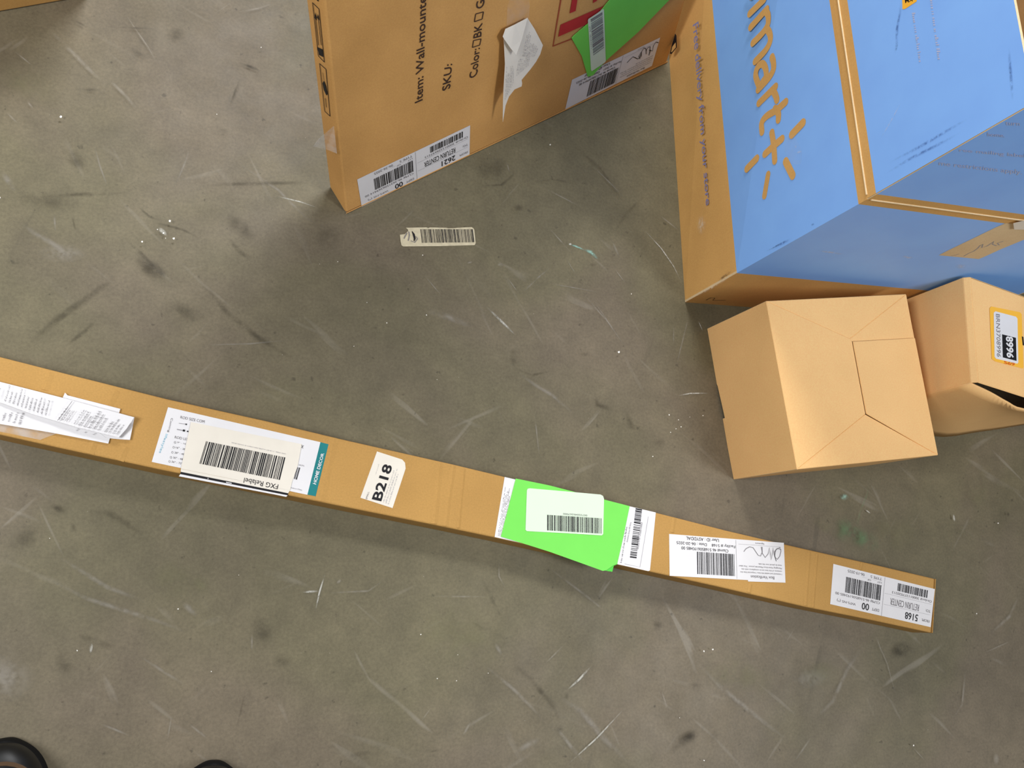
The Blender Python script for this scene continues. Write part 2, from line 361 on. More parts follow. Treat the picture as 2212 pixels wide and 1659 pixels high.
for cr, pts, wpx, mat in (
    (c7, [(0, 210), (60, 290), (110, 370)], 16, 'flo_pale'), (c7, [(110, 545), (230, 640), (400, 740), (540, 880)], 16, 'flo_pale'),
    (c7, [(640, 20), (680, 180), (750, 370)], 5, 'flo_pale'), (c7, [(1600, 150), (1900, 350), (2080, 530), (2200, 620)], 9, 'flo_pale'),
    (c7, [(1880, 390), (2050, 430), (2180, 475)], 4, 'flo_white'), (c7, [(940, 460), (1020, 530), (1100, 560)], 8, 'flo_dark'),
    (c7, [(820, 640), (940, 760), (1060, 880), (1140, 960)], 12, 'flo_dark'), (c7, [(1290, 900), (1430, 1040), (1560, 1200), (1780, 1370), (2120, 1570)], 18, 'flo_dark'),
    (c7, [(860, 880), (700, 1010), (560, 1110), (380, 1240), (120, 1470)], 22, 'flo_dark'), (c7, [(700, 1200), (560, 1330), (420, 1430)], 12, 'flo_dark'),
    (c7, [(400, 40), (500, 130), (620, 240)], 40, 'flo_dark'), (c7, [(1310, 320), (1600, 310), (2000, 300), (2200, 310)], 14, 'flo_dark'),
    (c7, [(1540, 660), (1650, 780), (1750, 850)], 16, 'flo_dark'), (c7, [(1300, 1410), (1700, 1400), (2010, 1370)], 5, 'flo_pale'),
    (c7, [(370, 510), (380, 640)], 5, 'flo_pale'), (c7, [(490, 520), (520, 640)], 6, 'flo_dark'), (c7, [(230, 400), (500, 380), (900, 370)], 12, 'flo_dark'),
    (c7, [(1010, 560), (1250, 620), (1400, 700)], 8, 'flo_dark'), (c7, [(1300, 60), (1250, 200), (1190, 330)], 6, 'flo_pale'),
    (c8, [(495, 535), (580, 620), (715, 752)], 8, 'flo_white'), (c8, [(1620, -20), (1750, 120), (1840, 250), (1905, 380)], 5, 'flo_white'),
    (c8, [(1080, 90), (1140, 108), (1215, 140)], 7, 'flo_teal'), (c8, [(1190, 130), (1250, 150), (1305, 205)], 13, 'flo_teal'),
    (c8, [(920, 370), (1100, 400), (1320, 440)], 5, 'flo_pale'), (c8, [(1240, 460), (1330, 590), (1410, 710), (1510, 850)], 6, 'flo_pale'),
    (c8, [(980, 240), (860, 340), (740, 460)], 7, 'flo_pale'), (c8, [(640, 320), (740, 460)], 5, 'flo_pale'), (c8, [(1410, 260), (1500, 380)], 4, 'flo_pale'),
    (c8, [(1400, 70), (1450, 190)], 10, 'flo_pale'), (c8, [(40, 300), (200, 490)], 4, 'flo_pale'), (c8, [(1860, 1180), (1960, 1162), (2110, 1160)], 5, 'flo_white'),
    (c8, [(1960, 560), (1900, 800), (1850, 1000)], 6, 'flo_pale'), (c8, [(1840, 660), (1838, 830)], 5, 'flo_pale'), (c8, [(2015, 640), (2050, 720)], 4, 'flo_white'),
    (c8, [(700, 1000), (860, 1110), (960, 1170), (1150, 1330)], 14, 'flo_pale'), (c8, [(700, 820), (690, 980)], 22, 'flo_dark'), (c8, [(700, 980), (820, 1030), (980, 1000)], 9, 'flo_dark'),
    (c8, [(30, 560), (240, 620), (420, 700)], 22, 'flo_pale'), (c8, [(840, 1290), (880, 1640)], 6, 'flo_pale'), (c8, [(1060, 180), (1150, 330)], 4, 'flo_pale'),
    (c8, [(1270, 1140), (1290, 1240), (1420, 1290)], 18, 'flo_dark'), (c8, [(1480, 1240), (1540, 1400), (1640, 1420)], 24, 'flo_dark'),
    (cA, [(1965, 692), (2080, 684)], 6, 'flo_white'), (cA, [(2120, 560), (2080, 690), (2052, 820)], 5, 'flo_white'),
    (cA, [(460, 220), (500, 320)], 9, 'flo_dark'), (cA, [(240, 570), (560, 730), (1060, 890), (1280, 980)], 12, 'flo_pale'), (cA, [(330, 430), (700, 660), (1000, 770)], 12, 'flo_pale'),
    (cA, [(600, 1020), (590, 1090)], 7, 'flo_white'), (cA, [(900, 1100), (1100, 1230), (1230, 1310)], 8, 'flo_pale'), (cA, [(1640, 960), (1640, 1080)], 6, 'flo_pale'),
    (cA, [(1180, 750), (1290, 850)], 15, 'flo_pale'), (cA, [(1600, 1320), (1560, 1500), (1530, 1600)], 6, 'flo_dark'), (cA, [(1120, 1480), (1090, 1659)], 4, 'flo_pale'),
    (cA, [(640, 1540), (860, 1630)], 6, 'flo_pale'), (cA, [(1220, 1540), (1360, 1650)], 6, 'flo_pale'), (cA, [(550, 180), (700, 170), (900, 290), (960, 360)], 20, 'flo_dark'),  # last dark stroke paints the curved edge of an arm's shadow
    (cB, [(1825, 905), (1740, 1000), (1650, 1080)], 7, 'flo_white'), (cB, [(1650, 1085), (1660, 1150)], 12, 'flo_dark'), (cB, [(2055, 1190), (1860, 1400), (1640, 1600)], 5, 'flo_white'),
    (cB, [(1050, 870), (1300, 1080), (1420, 1200), (1520, 1310)], 11, 'flo_pale'), (cB, [(1540, 1280), (1680, 1460), (1800, 1600)], 12, 'flo_pale'), (cB, [(1560, 1100), (1750, 1220), (1900, 1400), (2100, 1600)], 20, 'flo_pale'),
    (cB, [(1160, 750), (1215, 850)], 12, 'flo_pale'), (cB, [(1050, 270), (1140, 440), (1240, 650)], 9, 'flo_dark'), (cB, [(1240, 860), (1400, 990), (1560, 1180), (1640, 1380)], 16, 'flo_dark'),
    (cB, [(120, 320), (80, 350)], 8, 'flo_pale'), (cB, [(0, 415), (300, 400), (430, 310)], 6, 'flo_pale'), (cB, [(1500, 220), (1780, 430), (2000, 610)], 8, 'flo_pale'),
    (cB, [(1480, 1400), (1290, 1500)], 18, 'flo_pale'), (cB, [(1190, 160), (1190, 300), (1240, 390)], 5, 'flo_pale'), (cB, [(730, 1190), (660, 1290)], 4, 'flo_pale'),
    (cB, [(1640, 760), (1500, 900)], 5, 'flo_pale'), (cB, [(1000, 1290), (940, 1390)], 8, 'flo_pale'), (cB, [(1000, 600), (1100, 670)], 6, 'flo_dark'), (cB, [(700, 435), (1150, 440)], 5, 'flo_pale'),
    (cC, [(1320, 310), (1400, 500), (1460, 720)], 5, 'flo_pale'), (cC, [(240, 450), (400, 620), (620, 800), (850, 980)], 17, 'flo_pale'), (cC, [(1270, 380), (1160, 540), (1080, 720), (950, 850)], 17, 'flo_pale'),
    (cC, [(2140, 360), (1960, 440)], 6, 'flo_pale'), (cC, [(2190, 60), (2120, 220), (1980, 350)], 14, 'flo_pale'), (cC, [(1860, 520), (1840, 740), (1780, 830)], 9, 'flo_pale'),
    (cC, [(290, 880), (200, 950), (120, 1040)], 28, 'flo_dark'), (cC, [(1540, 980), (1640, 1090)], 4, 'flo_pale'), (cC, [(70, 650), (110, 770)], 6, 'flo_pale'), (cC, [(960, 920), (850, 1080)], 7, 'flo_pale'),
    (cD, [(930, 240), (1000, 285), (1110, 280), (1180, 220), (1190, 150)], 8, 'flo_black'), (cD, [(1490, 0), (1700, 180), (1870, 430)], 16, 'flo_dark'), (cD, [(1980, 330), (1860, 440), (1770, 580)], 12, 'flo_dark'),
    (cD, [(1270, 260), (1450, 250), (1600, 290)], 8, 'flo_dark'), (cD, [(1350, 290), (1600, 420)], 6, 'flo_pale'), (cD, [(1650, 160), (1840, 350)], 6, 'flo_pale'), (cD, [(2040, 450), (2180, 560)], 6, 'flo_pale'),
    (cD, [(900, 748), (942, 738)], 6, 'flo_pale'), (cD, [(1140, 140), (1160, 210)], 5, 'flo_pale'), (cD, [(1600, 930), (1780, 1140)], 5, 'flo_pale'), (cD, [(1380, 520), (1540, 700)], 5, 'flo_pale'),
    (cT, [(1665, 445), (1750, 475), (1840, 512)], 11, 'flo_black'), (cT, [(1700, 520), (1640, 680), (1600, 790)], 8, 'flo_dark'), (cT, [(1680, 95), (1810, 70), (1930, 30)], 6, 'flo_pale'),
    (cT, [(870, 90), (950, 210), (1040, 340), (1120, 480)], 5, 'flo_pale'), (cT, [(330, 200), (500, 370), (640, 510), (760, 620)], 13, 'flo_pale'), (cT, [(750, 550), (900, 700), (970, 790)], 11, 'flo_pale'),
    (cT, [(190, 715), (240, 780)], 6, 'flo_pale'), (cT, [(560, 640), (720, 640)], 10, 'flo_dark'), (cT, [(880, 330), (1060, 430)], 14, 'flo_dark'), (cT, [(510, 140), (620, 210)], 8, 'flo_dark'),
    (cT, [(40, 790), (140, 890)], 5, 'flo_pale'), (cT, [(90, 360), (240, 480)], 5, 'flo_pale'), (cT, [(740, 200), (1120, 215)], 7, 'flo_dark'),
    (cG, [(650, 220), (640, 330), (590, 450), (540, 640)], 8, 'flo_green'), (cG, [(620, 455), (670, 490)], 5, 'flo_white'), (cG, [(710, 1480), (770, 1659)], 5, 'flo_pale'),
): line(cr, pts, wpx, mat)
for cr, c, a, b, ang, mat in (
    (c7, (1030, 900), 30, 22, 30, 'flo_dark'), (c7, (1260, 1190), 50, 30, 10, 'flo_dark'), (c7, (1000, 870), 60, 22, 40, 'flo_dark'), (c7, (1640, 600), 50, 22, 40, 'flo_dark'),
    (c7, (1110, 640), 14, 6, 40, 'flo_white'), (c7, (300, 420), 90, 26, 10, 'flo_dark'), (c7, (430, 790), 60, 24, 0, 'flo_pale'),
    (cA, (1310, 640), 30, 20, 50, 'flo_olive'), (cA, (1090, 1150), 9, 9, 0, 'flo_dark'), (cA, (180, 330), 60, 26, -30, 'flo_dark'), (cA, (1700, 940), 40, 28, 60, 'flo_dark'),
    (cA, (1840, 1140), 26, 20, -30, 'flo_dark'), (cA, (620, 1010), 60, 12, 20, 'flo_dark'), (cA, (420, 1150), 40, 22, 60, 'flo_dark'), (cA, (1120, 620), 60, 60, 0, 'flo_olive'),
    (cB, (240, 1510), 34, 8, -10, 'flo_dark'), (cB, (1600, 1340), 8, 12, 0, 'flo_black'), (cB, (740, 1490), 12, 4, -20, 'flo_dark'), (cB, (430, 1410), 6, 6, 0, 'flo_dark'),
    (cC, (50, 265), 12, 14, 0, 'flo_black'), (cC, (230, 930), 30, 18, -30, 'flo_black'), (cC, (1480, 420), 30, 22, -20, 'flo_black'), (cC, (1535, 340), 20, 12, 45, 'flo_olive'),
    (cC, (1555, 365), 8, 12, 10, 'flo_pale'), (cC, (270, 630), 16, 10, 0, 'flo_dark'), (cC, (380, 920), 16, 12, 90, 'flo_dark'), (cC, (950, 580), 50, 26, -10, 'flo_pale'),
    (cG, (470, 620), 34, 34, 0, 'flo_green'), (cG, (600, 690), 50, 26, 30, 'flo_green'), (cG, (450, 355), 11, 8, 0, 'flo_teal'), (cG, (850, 640), 70, 50, 30, 'flo_olive'),
    (cG, (1540, 300), 34, 60, 10, 'flo_olive'), (cG, (1400, 640), 12, 22, 0, 'flo_olive'), (cG, (1780, 495), 5, 6, 0, 'flo_black'), (cG, (1340, 525), 3, 9, -10, 'flo_white'),
    (cG, (300, 600), 60, 20, 30, 'flo_olive'), (cD, (620, 180), 40, 20, 0, 'flo_dark'), (cD, (1650, 760), 10, 6, 0, 'flo_black'), (cD, (1100, 760), 8, 6, 0, 'flo_pale'),
    (cD, (80, 600), 34, 30, 0, 'flo_dark'), (cD, (1210, 420), 14, 10, 0, 'flo_dark'), (cD, (1050, 180), 50, 34, 0, 'flo_dark'), (c8, (1200, 890), 22, 8, 10, 'flo_dark'),
    (c8, (1730, 1520), 18, 12, 0, 'flo_dark'), (c8, (1400, 180), 6, 5, 0, 'flo_black'), (c8, (800, 1110), 16, 5, 10, 'flo_dark'), (c8, (1090, 100), 4, 3, 0, 'flo_white'),
    (cT, (1560, 930), 22, 10, 10, 'flo_dark'), (cT, (190, 830), 12, 8, 0, 'flo_dark'), (cT, (1240, 260), 30, 22, 0, 'flo_dark'), (cT, (200, 600), 90, 50, 30, 'flo_olive'),
    (cC, (1000, 560), 60, 40, 0, 'flo_olive'), (cB, (900, 700), 160, 90, 20, 'flo_olive'), (cC, (500, 560), 120, 60, 20, 'flo_olive'),
    (cC, (2030, 1060), 8, 16, 0, 'flo_pale'), (cA, (380, 150), 22, 10, 30, 'flo_black'), (c7, (1080, 900), 26, 12, 50, 'flo_black'), (cA, (20, 1250), 80, 60, 0, 'flo_pale'),
): spot(cr, c, a, b, ang, mat)
rs = random.Random(3)
def speck(px, py, r):
    r *= .7
    lv[0] += .2
    FL.px([(px+r*rs.uniform(.5, 1.1)*math.cos(a), py+r*rs.uniform(.5, 1.1)*math.sin(a)) for a in [k*math.pi/3.5 for k in range(7)]], 'flo_speck', lv[0])
for cr, x, y, r in ((c7, 1158, 573, 5), (c7, 1185, 690, 4), (c7, 970, 712, 3.2), (c7, 1075, 630, 2), (c7, 1115, 655, 3), (c7, 5, 415, 2.6), (c7, 1130, 690, 1.6), (cD, 1397, 45, 2.6), (cD, 1805, 1279, 4.0),
    (cD, 424, 1106, 2.2), (cD, 132, 742, 1.6), (cD, 228, 1245, 1.4), (cD, 1880, 932, 1.6), (cD, 306, 985, 1.2), (cT, 432, 838, 4.5), (cT, 1832, 350, 2), (cT, 1522, 818, 1.5), (cA, 505, 1070, 3), (cA, 327, 342, 2),
    (cA, 1375, 1205, 2), (cA, 1160, 800, 2.4), (cA, 1552, 580, 1.4), (cB, 652, 695, 2.2), (cB, 763, 995, 2), (cB, 895, 1010, 1.8), (cB, 1110, 958, 1.4), (cB, 903, 833, 1.4), (cC, 172, 815, 1.4), (cC, 315, 1065, 2.4),
    (cC, 315, 425, 3), (cC, 367, 415, 3.4), (cC, 1545, 978, 3), (cC, 1915, 205, 2), (cG, 1520, 1304, 1.5), (cG, 1695, 568, 2.4), (c8, 1795, 1320, 2.4), (c8, 1843, 1420, 1.8), (c8, 1880, 1405, 1.8), (c8, 1805, 1445, 1.6),
    (c8, 1943, 1335, 1.2), (c8, 1678, 1616, 2), (c8, 62, 608, 2), (c8, 35, 180, 2.4), (c8, 1525, 458, 1.4), (c8, 137, 1070, 1.2), (c8, 1862, 1355, 2), (c8, 2037, 1325, 1.8)):
    x, y = cr(x, y); speck(x, y, r)
for k in range(60):
    speck(rs.uniform(0, 2212), rs.uniform(0, 1659), rs.choice((.4, .5, .6, .8)))
floor = FL.build('floor'); floor['kind'] = 'structure'
floor['label'] = 'scratched grey polished concrete floor with green and dark stains'

wb = bpy.data.meshes.new('wall_back'); wb.from_pydata([(-5, 6, 0), (6, 6, 0), (6, 6, 3.2), (-5, 6, 3.2), (-5, 6.1, 0), (6, 6.1, 0), (6, 6.1, 3.2), (-5, 6.1, 3.2)], [], [[0, 1, 2, 3], [5, 4, 7, 6], [3, 2, 6, 7], [1, 5, 6, 2], [4, 0, 3, 7]])
M_['wall'] = plain('painted_block', (190, 186, 176), .8, .2, .05, 4)
wb = link('wall_back', wb, ['wall']); wb['kind'] = 'structure'

# ------------------------------------------------------------------ peeling barcode sticker on the floor
c4 = crop(8.508, 820, 460)
P = Print(lambda x, y: at(x, y, 0), (0, 0, 1), lift=.0036, step=.0002)
body = [(490, 262), (870, 255), (900, 268), (930, 256), (1230, 262), (1270, 272), (1380, 270), (1440, 262), (1700, 250), (1735, 275), (1750, 300), (1775, 545), (1755, 582), (1100, 600), (440, 606), (410, 585), (395, 520), (380, 390), (470, 378), (500, 350), (535, 318), (525, 290)]
bp_ = [at(*c4(*p), .0036) for p in body]
stk = slab('barcode_sticker', bp_, Vector((0, 0, -.0006)), ['paper_old'], bv=0)
stk['label'] = 'worn cream barcode sticker stuck alone on the bare floor'; stk['category'] = 'sticker'
P.frame([c4(745, 305), c4(1705, 305), c4(1735, 545), c4(775, 555)]); P.bars(0, 0, 1, 1, 44, 5)
sk = P.build('barcode', stk)
P = Print(lambda x, y: at(x, y, 0), (0, 0, 1), lift=.0042, step=.0001)
P.stroke([c4(590, 345), c4(620, 400), c4(640, 480), c4(625, 525)], .0040, 'black', 3, taper=True)
P.stroke([c4(530, 350), c4(540, 420), c4(520, 520)], .0015, 'grey', 4); P.stroke([c4(500, 370), c4(460, 440), c4(440, 480)], .0014, 'grey', 4)
P.stroke([c4(570, 520), c4(640, 550), c4(690, 480), c4(660, 440)], .0012, 'grey', 4)
P.build('torn_marks', stk)
# put the sticker down on the floor
for v in stk.data.vertices: v.co.z -= .0024
sk.location.z -= .0024; stk.children[-1].location.z -= .0024

# ------------------------------------------------------------------ long curtain-rod carton
HL = .045
far = [(-130, 739), (0, 770.5), (147, 808), (362, 862), (570, 908), (740, 949), (979, 1003), (1091, 1030), (1360, 1093), (1460, 1118), (1569, 1146), (1740, 1186), (1881, 1217.6), (2019, 1250)]
near = [(-130, 908), (0, 939), (135, 969), (345, 1014), (550, 1055), (740, 1094), (939, 1134), (1068, 1161), (1335, 1219.7), (1432, 1241), (1545, 1266), (1740, 1311), (1881, 1339), (2012, 1367)]
base_pt = at(1000, 1080, 0); base_pt.z = 0
lb = root('long_carton', base_pt, 'very long narrow brown cardboard carton lying across the floor, covered in white and green labels', 'box')
def to_top(x, y): return at(x, y, HL)
fr = [at(*p, HL) for p in far]; nr = [at(*p, HL) for p in near]
me = bpy.data.meshes.new('carton_body'); vs = []; fs = []
rows = []
for i in range(len(fr)):
    f_, n_ = fr[i], nr[i]
    d = (f_-n_).normalized()
    rows.append([Vector((n_.x, n_.y, .0005))-d*.0015, n_, n_*.5+f_*.5+Vector((0, 0, .0004)), f_, Vector((f_.x, f_.y, .0005))+d*.001])
for r_ in rows: vs += [tuple(p) for p in r_]
for i in range(len(rows)-1):
    for j in range(5):
        a = i*5+j; b = i*5+(j+1) % 5; fs.append([a, b, b+5, a+5])
fs.append([4, 3, 2, 1, 0]); k = (len(rows)-1)*5; fs.append([k, k+1, k+2, k+3, k+4])
me.from_pydata(vs, [], fs)
bm = bmesh.new(); bm.from_mesh(me); bmesh.ops.recalc_face_normals(bm, faces=bm.faces); bm.to_mesh(me); bm.free()
o = link('carton_body', me, ['kraft_long'], lb); bevel(o, .0022, 2)
# creases pressed across the board
def ridge(p, q, wd_=.006, h=.0013):
    a, b = to_top(*p), to_top(*q); d = (b-a).normalized(); s = Vector((0, 0, 1)).cross(d)*wd_/2; up = Vector((0, 0, h)); e = Vector((0, 0, .0002))
    me = bpy.data.meshes.new('crease')
    me.from_pydata([tuple(x) for x in (a-s+e, a+up, a+s+e, b-s+e, b+up, b+s+e)], [], [[0, 1, 4, 3], [1, 2, 5, 4], [0, 2, 1], [3, 4, 5]])
    link('crease', me, ['kraft_long'], lb)
for p, q, ww in (((722, 946), (692, 1082), .007), ((950, 1000), (938, 1131), .005), ((979, 1006), (962, 1136), .004), ((1456, 1119), (1452, 1150), .004), ((250, 843), (224, 892), .006), ((108, 805), (96, 842), .005),
    ((1748, 1192), (1740, 1308), .004), ((1765, 1196), (1756, 1312), .003), ((1621, 1262), (1618, 1280), .004), ((205, 950), (193, 980), .005), ((272, 965), (258, 995), .005), ((1862, 1216), (1858, 1232), .003),
    ((1002, 1012), (990, 1140), .003)): ridge(p, q, ww*2.2, .0014)
# the small fold over the right end
e0, e1 = fr[-1], nr[-1]
dx = (fr[-1]-fr[-2]).normalized()
slab('end_flap', [e0+dx*.002, e1+dx*.002, Vector((e1.x, e1.y, .002))+dx*.003, Vector((e0.x, e0.y, .002))+dx*.003], dx*.002, ['kraft_long'], lb)

def shipping_label(P, quad, origin, claim, date, order, old=False):
    P.px(quad_to_rect(quad), 'paper', 0); P.frame(quad)
    P.t('FROM:', .02, .10, .10, .17, 'grey'); P.t(origin, .14, .06, .27, .24, 'black', .012)
    P.r(.02, .30, .49, .306, 'hair'); P.t('TO:', .02, .36, .07, .43, 'grey'); P.t('RETURN CENTER', .14, .33, .43, .50, 'grey' if not old else 'black')
    P.r(.02, .58, .49, .586, 'hair'); P.t('Order# '+order, .02, .62, .42, .69, 'grey')
    P.bars(.07, .72, .37, .92, 26, 11, 'black'); P.r(.50, .0, .503, .98, 'hair')
    P.t('DEPT', .53, .08, .60, .15, 'grey'); P.t('00', .63, .05, .70, .22, 'black', .012); P.t('WFS-NS (*)', .76, .10, .94, .18, 'grey')
    P.t('CLM# '+claim, .53, .27, .96, .34, 'grey'); P.bars(.53, .37, .87, .76, 30, 12, 'black')
    P.t('LST ___ OF ___', .53, .80, .72, .85, 'grey'); P.t('TYPE 5', .53, .88, .64, .95, 'grey'); P.t(date, .70, .88, .86, .95, 'grey')
def quad_to_rect(q): return q
def verification_label(P, quad, facility, date, claim, user, ink='black'):
    P.px(quad, 'paper', 0); P.frame(quad)
    P.t('Box Verification', .10, .05, .31, .125, 'grey', .006)
    for k, (s, e) in enumerate((('I reviewed and sealed this box. I inspected that the', .40), ('contents of this box are in compliance with the', .39), ('Managing Hazardous Materials poster. This label', .41), ('must be placed over the side.', .24))):
        P.t(s, .03, .17+k*.075, e, .22+k*.075, 'grey')
    P.r(.03, .88, .41, .886, 'hair'); P.t('Signature', .18, .91, .26, .96, 'grey')
    P.r(.43, .02, .433, .98, 'hair'); P.bars(.45, .08, .77, .62, 30, 21, 'black')
    P.t('Claim# 46 '+claim, .50, .65, .90, .73, 'black'); P.t('Facility # %s    Date : %s' % (facility, date), .44, .77, .94, .86, 'black'); P.t('User ID : '+user, .58, .89, .86, .97, 'black')

# return-centre label on the right end
P = Print(to_top, (0, 0, 1))
cR = crop(6.381, 1740, 1180)
shipping_label(P, [cR(1722, 1115), cR(337, 797), cR(380, 243), cR(1780, 590)], '5168', '46-5168506193485 00', '06-19-2025', '300011377020213')
P.build('return_label', lb, label='white label printed RETURN CENTER and 5168')
# verification label
P = Print(to_top, (0, 0, 1)); cV = crop(6.506, 1400, 1120)
verification_label(P, [cV(1927, 895), cV(300, 805), cV(293, 218), cV(1905, 342)], '5168', '06-20-2025', '5168506193485 00', 'ASYDDAL')
P.px([cV(1400, 860), cV(1925, 880), cV(1927, 902), cV(1400, 885)], 'paper', 1)
sig = [(1340, 465), (1370, 425), (1420, 398), (1470, 410), (1500, 455), (1540, 515), (1575, 528), (1600, 470), (1598, 400), (1585, 400), (1600, 490), (1640, 548), (1680, 500), (1700, 410), (1712, 500), (1722, 585), (1740, 500), (1750, 410), (1765, 500), (1795, 600), (1775, 520), (1790, 440), (1850, 408), (1862, 460), (1845, 530), (1810, 575), (1775, 540), (1770, 470), (1810, 420), (1865, 440)]
P.stroke([cV(*p) for p in sig], .0010, 'grey', 3)
P.build('verification_label', lb, label='white signed Box Verification label')
# white barcode label under the green sheet
c9 = crop(5.53, 1060, 1000)
P = Print(to_top, (0, 0, 1), lift=.0006)
P.px([c9(*p) for p in ((165, 168), (1970, 592), (1900, 1285), (1880, 1292), (45, 885))], 'paper', 0)
P.frame([c9(1530, 1190), c9(1665, 530), c9(1960, 600), c9(1880, 1270)])
P.t('Amendment Group: ASR Online', .38, .10, .74, .17, 'grey'); P.t('00202757871252001030S3', .30, .50, .78, .57, 'grey')
P.bars(0, 0, 1, 1, 1, 1) if False else None
P.frame([c9(1660, 1130), c9(1728, 540), c9(1805, 555), c9(1738, 1140)]); P.bars(0, 0, 1, 1, 30, 9, 'black')
P.frame([c9(1535, 1190), c9(1640, 560), c9(1660, 560), c9(1560, 1195)]); P.greek(0, 0, 1, 1, 1, 4, 'grey', dens=50, fill=.9)
P.frame([c9(1600, 1150), c9(1790, 620), c9(1790, 1240), c9(1600, 1200)]); P.stroke([c9(1595, 1205), c9(1780, 1245), c9(1880, 640)], .0005, 'hair')
P.frame([c9(80, 870), c9(180, 180), c9(285, 200), c9(150, 880)]); P.greek(0, 0, 1, 1, 6, 5, 'grey', dens=44)
P.build('barcode_label', lb, label='white barcode label under the green sheet')
# green sheet that overhangs the near edge
P = Print(lambda x, y: at(x, y, HL+.0016), (0, 0, 1), lift=.0)
P.px([c9(*p) for p in ((300, 186), (700, 268), (1350, 436), (1660, 516), (1590, 860), (1512, 1205), (1455, 1230), (1385, 1280), (1340, 1290), (1230, 1250), (700, 1060), (430, 975), (122, 880))], 'green', 0)
o = P.build('green_sheet', lb, label='fluorescent green paper sheet')
so = o.modifiers.new('thick', 'SOLIDIFY'); so.thickness = .0004
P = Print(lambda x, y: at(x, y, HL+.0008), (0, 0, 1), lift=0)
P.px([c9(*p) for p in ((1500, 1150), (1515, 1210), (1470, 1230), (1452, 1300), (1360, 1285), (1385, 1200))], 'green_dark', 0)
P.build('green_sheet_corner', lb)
P = Print(lambda x, y: at(x, y, HL+.0016), (0, 0, 1), lift=.0006)
P.px([c9(*p) for p in ((430, 330), (440, 308), (465, 303), (950, 345), (1310, 378), (1340, 395), (1352, 430), (1342, 850), (1325, 866), (900, 840), (430, 815), (414, 800))], 'mint', 0)
P.frame([c9(1320, 845), c9(672, 805), c9(672, 620), c9(1320, 662)]); P.bars(0, 0, 1, 1, 46, 31, 'black')
P.tq('00732045267000', [c9(1150, 638), c9(862, 618), c9(862, 598), c9(1150, 618)], 'grey')
P.build('white_sticker', lb, label='rounded white barcode sticker on the green sheet')
# B218 tag
c8b = crop(5.53, 740, 940)
P = Print(to_top, (0, 0, 1))
P.px([c8b(*p) for p in ((410, 195), (712, 292), (745, 330), (752, 400), (596, 872), (212, 748))], 'paper_warm', 0)
P.tq('B218', [c8b(345, 765), c8b(488, 338), c8b(598, 372), c8b(462, 792)], 'black', .025)
P.tq('SMALL', [c8b(272, 762), c8b(300, 672), c8b(320, 678), c8b(292, 768)], 'grey')
P.frame([c8b(470, 800), c8b(610, 390), c8b(690, 420), c8b(560, 830)]); P.greek(0, 0, 1, 1, 3, 6, 'lightgrey', dens=40)
P.frame([c8b(385, 470), c8b(440, 300), c8b(455, 305), c8b(400, 475)]); P.greek(0, 0, 1, 1, 1, 7, 'lightgrey')
P.build('location_tag', lb, label='clipped-corner tag printed B218')
# product label with the relabel over it
cL = crop(4.809, 300, 860)
P = Print(to_top, (0, 0, 1))
P.px([cL(*p) for p in ((303, 95), (1885, 458), (1750, 1005), (133, 663))], 'paper', 0)
P.px([cL(*p) for p in ((1885, 458), (1970, 480), (1835, 1020), (1750, 1003))], 'teal', 0)
P.tq('HOME DECOR', [cL(1805, 888), cL(1893, 570), cL(1925, 575), cL(1840, 900)], 'paper', .02)
P.tq('ROD SIZE COM', [cL(435, 185), cL(685, 232), cL(680, 262), cL(430, 212)], 'grey')
P.tq('ROD LEN', [cL(375, 392), cL(525, 420), cL(520, 446), cL(370, 418)], 'grey')
for k, (s, x, y) in enumerate((('9" - 16"(', 400, 452), ('16" - 28"', 385, 503), ('28" - 48"', 372, 555), ('30" - 48"', 357, 607), ('36" - 72"', 342, 650))):
    P.tq('O', [cL(x-32, y-5), cL(x-12, y), cL(x-16, y+24), cL(x-36, y+18)], 'grey'); P.tq(s, [cL(x, y), cL(x+112, y+22), cL(x+108, y+42), cL(x-4, y+20)], 'grey')
P.stroke([cL(415, 262), cL(490, 272)], .0008, 'hair'); P.px([cL(484, 264), cL(500, 268), cL(498, 282), cL(482, 278)], 'black', 2)
P.stroke([cL(395, 325), cL(460, 338)], .0014, 'hair'); P.px([cL(458, 326), cL(482, 330), cL(478, 350), cL(454, 346)], 'black', 2); P.px([cL(500, 338), cL(516, 341), cL(513, 355), cL(497, 352)], 'black', 2)
P.tq('Coming', [cL(355, 212), cL(318, 360), cL(292, 352), cL(328, 205)], 'grey'); P.tq('lifestyles', [cL(302, 378), cL(232, 575), cL(200, 566), cL(272, 370)], 'bluetext')
P.tq('X', [cL(1690, 488), cL(1715, 492), cL(1705, 525), cL(1680, 520)], 'black')
P.tq('ICKEL', [cL(1636, 682), cL(1725, 700), cL(1720, 712), cL(1632, 696)], 'grey')
P.frame([cL(1640, 716), cL(1675, 724), cL(1640, 848), cL(1610, 840)]); P.bars(0, 0, 1, 1, 4, 3, 'black')
P.tq('Made in China', [cL(1575, 922), cL(1696, 948), cL(1693, 962), cL(1572, 936)], 'hair')
P.build('product_label', lb, label='white and teal HOME DECOR product label')
P = Print(to_top, (0, 0, 1), lift=.0016)
P.px([cL(*p) for p in ((540, 250), (1690, 480), (1650, 700), (1590, 870), (1568, 960), (436, 735))], 'paper_warm', 0)
P.frame([cL(1462, 852), cL(628, 682), cL(698, 450), cL(1520, 618)]); P.bars(0, 0, 1, 1, 50, 17, 'black')
P.frame([cL(1465, 850), cL(628, 682), cL(698, 450), cL(1520, 618)])
P.tq('FXG Relabel', [cL(1438, 948), cL(1085, 880), cL(1095, 828), cL(1450, 898)], 'black')
P.tq('LIVE MAIL 3 LB BY 4 LMB MM ORPT IF OVER 8LBS', [cL(1523, 588), cL(960, 470), cL(962, 458), cL(1525, 576)], 'lightgrey')
